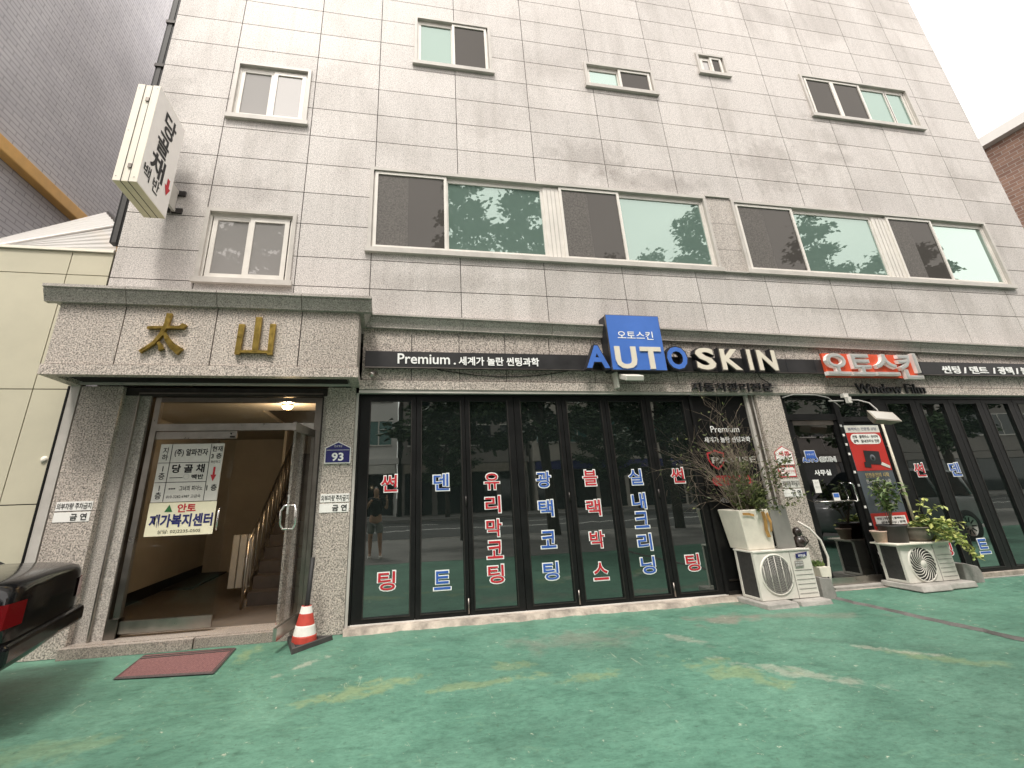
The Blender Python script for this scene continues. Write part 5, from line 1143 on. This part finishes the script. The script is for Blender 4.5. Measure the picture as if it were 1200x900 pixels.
# ------------------------------------------------------------------ across and along the street (seen mirrored in the glass)
def make_tree(h, seed, label, conic):
    r_ = random.Random(seed); t = thing('street_tree', (0, 0, 0), label, 'tree', 'street trees along the pavement')
    q = MB(); pts = [Vector((0, 0, 0))]
    for i in range(8): pts.append(pts[-1]+Vector((r_.uniform(-.12, .12), r_.uniform(-.12, .12), h*.94/8)))
    q.tube(pts, .21, 'bark', 10, .03)
    lv = MB(); V = []; F = []
    nb = 44
    for k in range(nb):
        f = .22+.76*k/nb; z = h*f; a = k*2.4+r_.uniform(-.4, .4)
        L = (h*.17*(1-f)**.8+.35)*r_.uniform(.65, 1.2) if conic else (h*.25*math.sin(math.pi*min(1, (f-.12)/.9))**.7+.4)*r_.uniform(.6, 1.15)
        i0 = min(7, int(f/.94*8)); base_ = pts[i0].lerp(pts[min(8, i0+1)], .5); base_ = Vector((base_.x, base_.y, z))
        tip = base_+Vector((math.cos(a)*L, math.sin(a)*L, L*(.05 if conic else .35)))
        q.tube([base_, base_.lerp(tip, .5)+Vector((0, 0, .1*L)), tip], .05, 'bark', 5, .012, caps=False)
        for _ in range(int(190*L)):
            u = r_.uniform(.25, 1.05); c_ = base_.lerp(tip, u)+Vector((r_.gauss(0, .22), r_.gauss(0, .22), r_.gauss(0, .13)-.05))
            leaf(lv, c_, Vector((math.cos(a)+r_.gauss(0, .6), math.sin(a)+r_.gauss(0, .6), r_.gauss(-.25, .4))), rv(r_), r_.uniform(.16, .34), .15, 'leaf_dark')
    q.build('trunk', t); lv.build('crown', t); return t
def copy_thing(o, loc, rz, s, label):
    c = o.copy(); COL.objects.link(c); c['label'] = label
    for ch in o.children:
        d = ch.copy(); COL.objects.link(d); d.parent = c; d.matrix_parent_inverse = Matrix.Identity(4)
    c.location = loc; c.rotation_euler = (0, 0, rz); c.scale = (s, s, s); return c
tA = make_tree(15, 5, 'tall layered street tree mirrored at the left of the first teal pane', True)
tB = make_tree(12.5, 9, 'broad leafy street tree mirrored in the small window above the canopy', False)
for o, loc, rz in ((tA, (2.9, -10.6, 0), .3), (tB, (-5.2, -10.4, 0), 0)): o.location = loc; o.rotation_euler = (0, 0, rz)
for src, loc, rz, s, lab in [(tA, (6.2, -10.8, 0), 2.0, 1.06, 'tall layered street tree mirrored at the right of the first teal pane'), (tB, (11.3, -10.9, 0), 1.2, .93, 'leafy street tree mirrored low in the second teal pane'),
        (tA, (14.9, -10.7, 0), 4.0, 1.0, 'layered street tree mirrored at the right edge of the second teal pane'), (tA, (21.2, -10.8, 0), 5.2, 1.0, 'slender street tree mirrored at the left of the third teal pane'),
        (tB, (24.9, -10.6, 0), 2.6, .99, 'rounded street tree mirrored at the right of the third teal pane'), (tB, (-11.5, -10.6, 0), 3.1, 1.0, 'leafy street tree farthest left along the pavement'),
        (tB, (4.2, -25.6, 0), .8, .75, 'smaller tree before the shops across the road'), (tB, (16.0, -25.8, 0), 4.4, .8, 'rounded tree across the road on the right')]:
    copy_thing(src, loc, rz, s, lab)
def block(name, x0, x1, y0, y1, h, mat, label, floors, bays, gm, sign=None):
    t = thing(name, ((x0+x1)/2, (y0+y1)/2, 0), label, 'building', 'buildings across the road')
    q = MB(); q.box(x0, x1, y0, y1, 0, h, mat); q.box(x0-.1, x1+.1, y1, y1+.25, 3.7, 4.1, mat); q.box(x0-.1, x1+.1, y1-.1, y1+.2, h, h+.5, mat); q.build('wall', t)
    fh = (h-4.2)/floors; bw = (x1-x0)/bays
    for j in range(floors):
        for i in range(bays):
            a = x0+bw*i+bw*.16; b = x0+bw*(i+1)-bw*.16; z = 4.3+fh*j+fh*.25
            q = MB(); q.box(a, b, y1, y1+.03, z, z+fh*.52, gm); q.box(a-.06, b+.06, y1+.03, y1+.10, z-.08, z, 'white_frame'); q.box(a-.06, b+.06, y1+.03, y1+.08, z+fh*.52, z+fh*.52+.06, 'white_frame'); q.box((a+b)/2-.04, (a+b)/2+.04, y1+.03, y1+.07, z, z+fh*.52, 'white_frame')
            q.build('window', t)
    q = MB()
    for i in range(bays): q.box(x0+bw*i+.2, x0+bw*(i+1)-.2, y1, y1+.04, .2, 3.0, 'glass_dark_far')
    q.build('shopfront', t)
    q = MB(); q.box(x0+.1, x1-.1, y1+.02, y1+.30, 3.05, 3.65, sign or 'far_dark'); q.build('sign_band', t)
block('shop_building', -13, 1.0, -42, -29.2, 14, 'far_pale', 'pale four-storey building across the road mirrored in the leftmost glass door', 3, 5, 'glass_teal_far', 'paper_grey')
block('shop_building', 1.4, 11, -42, -29.4, 10, 'far_dark', 'brown three-storey building across the road', 2, 4, 'glass_dark_far', 'awning')
block('shop_building', 11.4, 24, -44, -29.0, 17, 'far_beige', 'beige five-storey building across the road', 4, 5, 'glass_teal_far', 'text_navy')
block('shop_building', 24.5, 76, -44, -29.3, 19, 'far_dark', 'brown long building across the road on the far right', 4, 14, 'glass_dark_far', 'far_dark')
block('shop_building', -34, -13.5, -44, -29.3, 15, 'far_beige', 'beige building across the road on the far left', 4, 7, 'glass_dark_far', 'far_dark')

# ------------------------------------------------------------------ the photographer, seen mirrored in the leftmost glass door
pe = thing('person', (-.16, -6.95, 0), 'person in black top and grey shorts holding up a phone, mirrored in the leftmost door', 'person')
def skin(name, joints, edges, mat, root=0, sub=2, parent=pe):
    me = bpy.data.meshes.new(name); me.from_pydata([j[:3] for j in joints], edges, []); me.materials.append(MT[mat])
    o = bpy.data.objects.new(name, me); COL.objects.link(o)
    sk = o.modifiers.new('skin', 'SKIN'); sk.use_smooth_shade = True
    if not me.skin_vertices: me.skin_vertices.new()
    for v, j in zip(me.skin_vertices[0].data, joints): v.radius = (j[3], j[4] if len(j) > 4 else j[3])
    me.skin_vertices[0].data[root].use_root = True
    sb = o.modifiers.new('sub', 'SUBSURF'); sb.levels = sb.render_levels = sub
    o.parent = parent; o.matrix_parent_inverse = parent.matrix_world.inverted(); return o
px, py = -.16, -6.95
J = [(px, py, .93, .15, .11), (px, py, 1.10, .14, .10), (px, py, 1.30, .165, .11), (px, py+.01, 1.42, .11, .08), (px, py+.02, 1.49, .055), (px, py+.05, 1.56, .075, .085), (px, py+.055, 1.66, .078, .095), (px, py+.05, 1.73, .05, .06),
     (px-.10, py, .86, .095), (px-.115, py+.02, .50, .062), (px-.12, py-.02, .30, .055), (px-.12, py-.03, .09, .036), (px-.125, py+.10, .035, .034),
     (px+.10, py, .86, .095), (px+.13, py+.04, .50, .062), (px+.14, py+.0, .30, .055), (px+.15, py-.0, .09, .036), (px+.16, py+.13, .035, .034),
     (px-.20, py, 1.38, .062), (px-.27, py+.10, 1.20, .046), (px-.10, py+.33, 1.42, .030), (px+.20, py, 1.38, .062), (px+.29, py+.10, 1.20, .046), (px+.30, py+.33, 1.42, .030)]
ED = [(0,1),(1,2),(2,3),(3,4),(4,5),(5,6),(6,7),(0,8),(8,9),(9,10),(10,11),(11,12),(0,13),(13,14),(14,15),(15,16),(16,17),(3,18),(18,19),(19,20),(3,21),(21,22),(22,23)]
skin('body', J, ED, 'skin')
T_ = [(px, py, .92, .165, .12), (px, py, 1.12, .165, .12), (px, py, 1.30, .18, .125), (px, py+.005, 1.43, .12, .09), (px-.20, py, 1.385, .085), (px-.26, py+.07, 1.24, .075), (px+.20, py, 1.385, .085), (px+.275, py+.07, 1.24, .075)]
skin('shirt', T_, [(0,1),(1,2),(2,3),(3,4),(4,5),(3,6),(6,7)], 'cloth_black')
skin('shorts', [(px, py, .96, .17, .125), (px-.10, py, .82, .115), (px-.118, py+.015, .56, .10), (px+.10, py, .82, .115), (px+.128, py+.03, .56, .10)], [(0,1),(1,2),(0,3),(3,4)], 'cloth_grey')
skin('hair', [(px, py+.01, 1.60, .075, .06), (px, py+.0, 1.68, .088, .08), (px, py+.05, 1.755, .07, .075)], [(0,1),(1,2)], 'hair')
for sx, hx in ((-1, -.10), (1, .14)):      # hands: palm, four fingers and a thumb curled round the phone's short edges
    bx_, by_, bz_ = (-.10, py+.36, 1.445) if sx < 0 else (.125, py+.36, 1.445)
    jj = [(bx_, by_, bz_, .026), (bx_-sx*.004, by_+.035, bz_+.03, .030)]; ee = [(0, 1)]
    for k in range(4):
        o_ = len(jj); z = bz_+.075-.022*k
        jj += [(bx_, by_+.055, z, .010), (bx_-sx*.012, by_+.072, z+.004, .009), (bx_-sx*.030, by_+.071, z+.003, .008)]; ee += [(1, o_), (o_, o_+1), (o_+1, o_+2)]
    o_ = len(jj); jj += [(bx_-sx*.012, by_+.03, bz_+.0, .012), (bx_-sx*.035, by_+.052, bz_+.02, .010), (bx_-sx*.05, by_+.055, bz_+.035, .008)]; ee += [(0, o_), (o_, o_+1), (o_+1, o_+2)]
    skin('hand', jj, ee, 'skin', sub=1)
q = MB(); SH = []
for sx in (-1, 1):
    x = px+(-.125 if sx < 0 else .16); y = py+(.03 if sx < 0 else .06)
    q.lathe([(0, 0), (.05, 0), (.05, .05), (.035, .09), (0, .09)], (x, y-.04, 0), 'paper', 14); q.lathe([(0, 0), (.045, 0), (.045, .045), (.0, .065)], (x, y+.08, 0), 'paper', 14)
    q.box(x-.045, x+.045, y-.04, y+.08, 0, .05, 'paper')
q.build('shoes', pe)
ph = MB(); PM = Matrix.Translation(Vector((0, -6.5, 1.5))-fwd*.012) @ m.to_3x3().to_4x4()
ph.box(-.076, .076, -.037, .037, -.008, 0, 'black_frame', M=PM); ph.box(-.072, .072, -.033, .033, -.0095, -.0082, 'glass_dark_far', M=PM)
tag(ph.build('phone'), 'black phone held level in both hands of the photographer', 'phone')
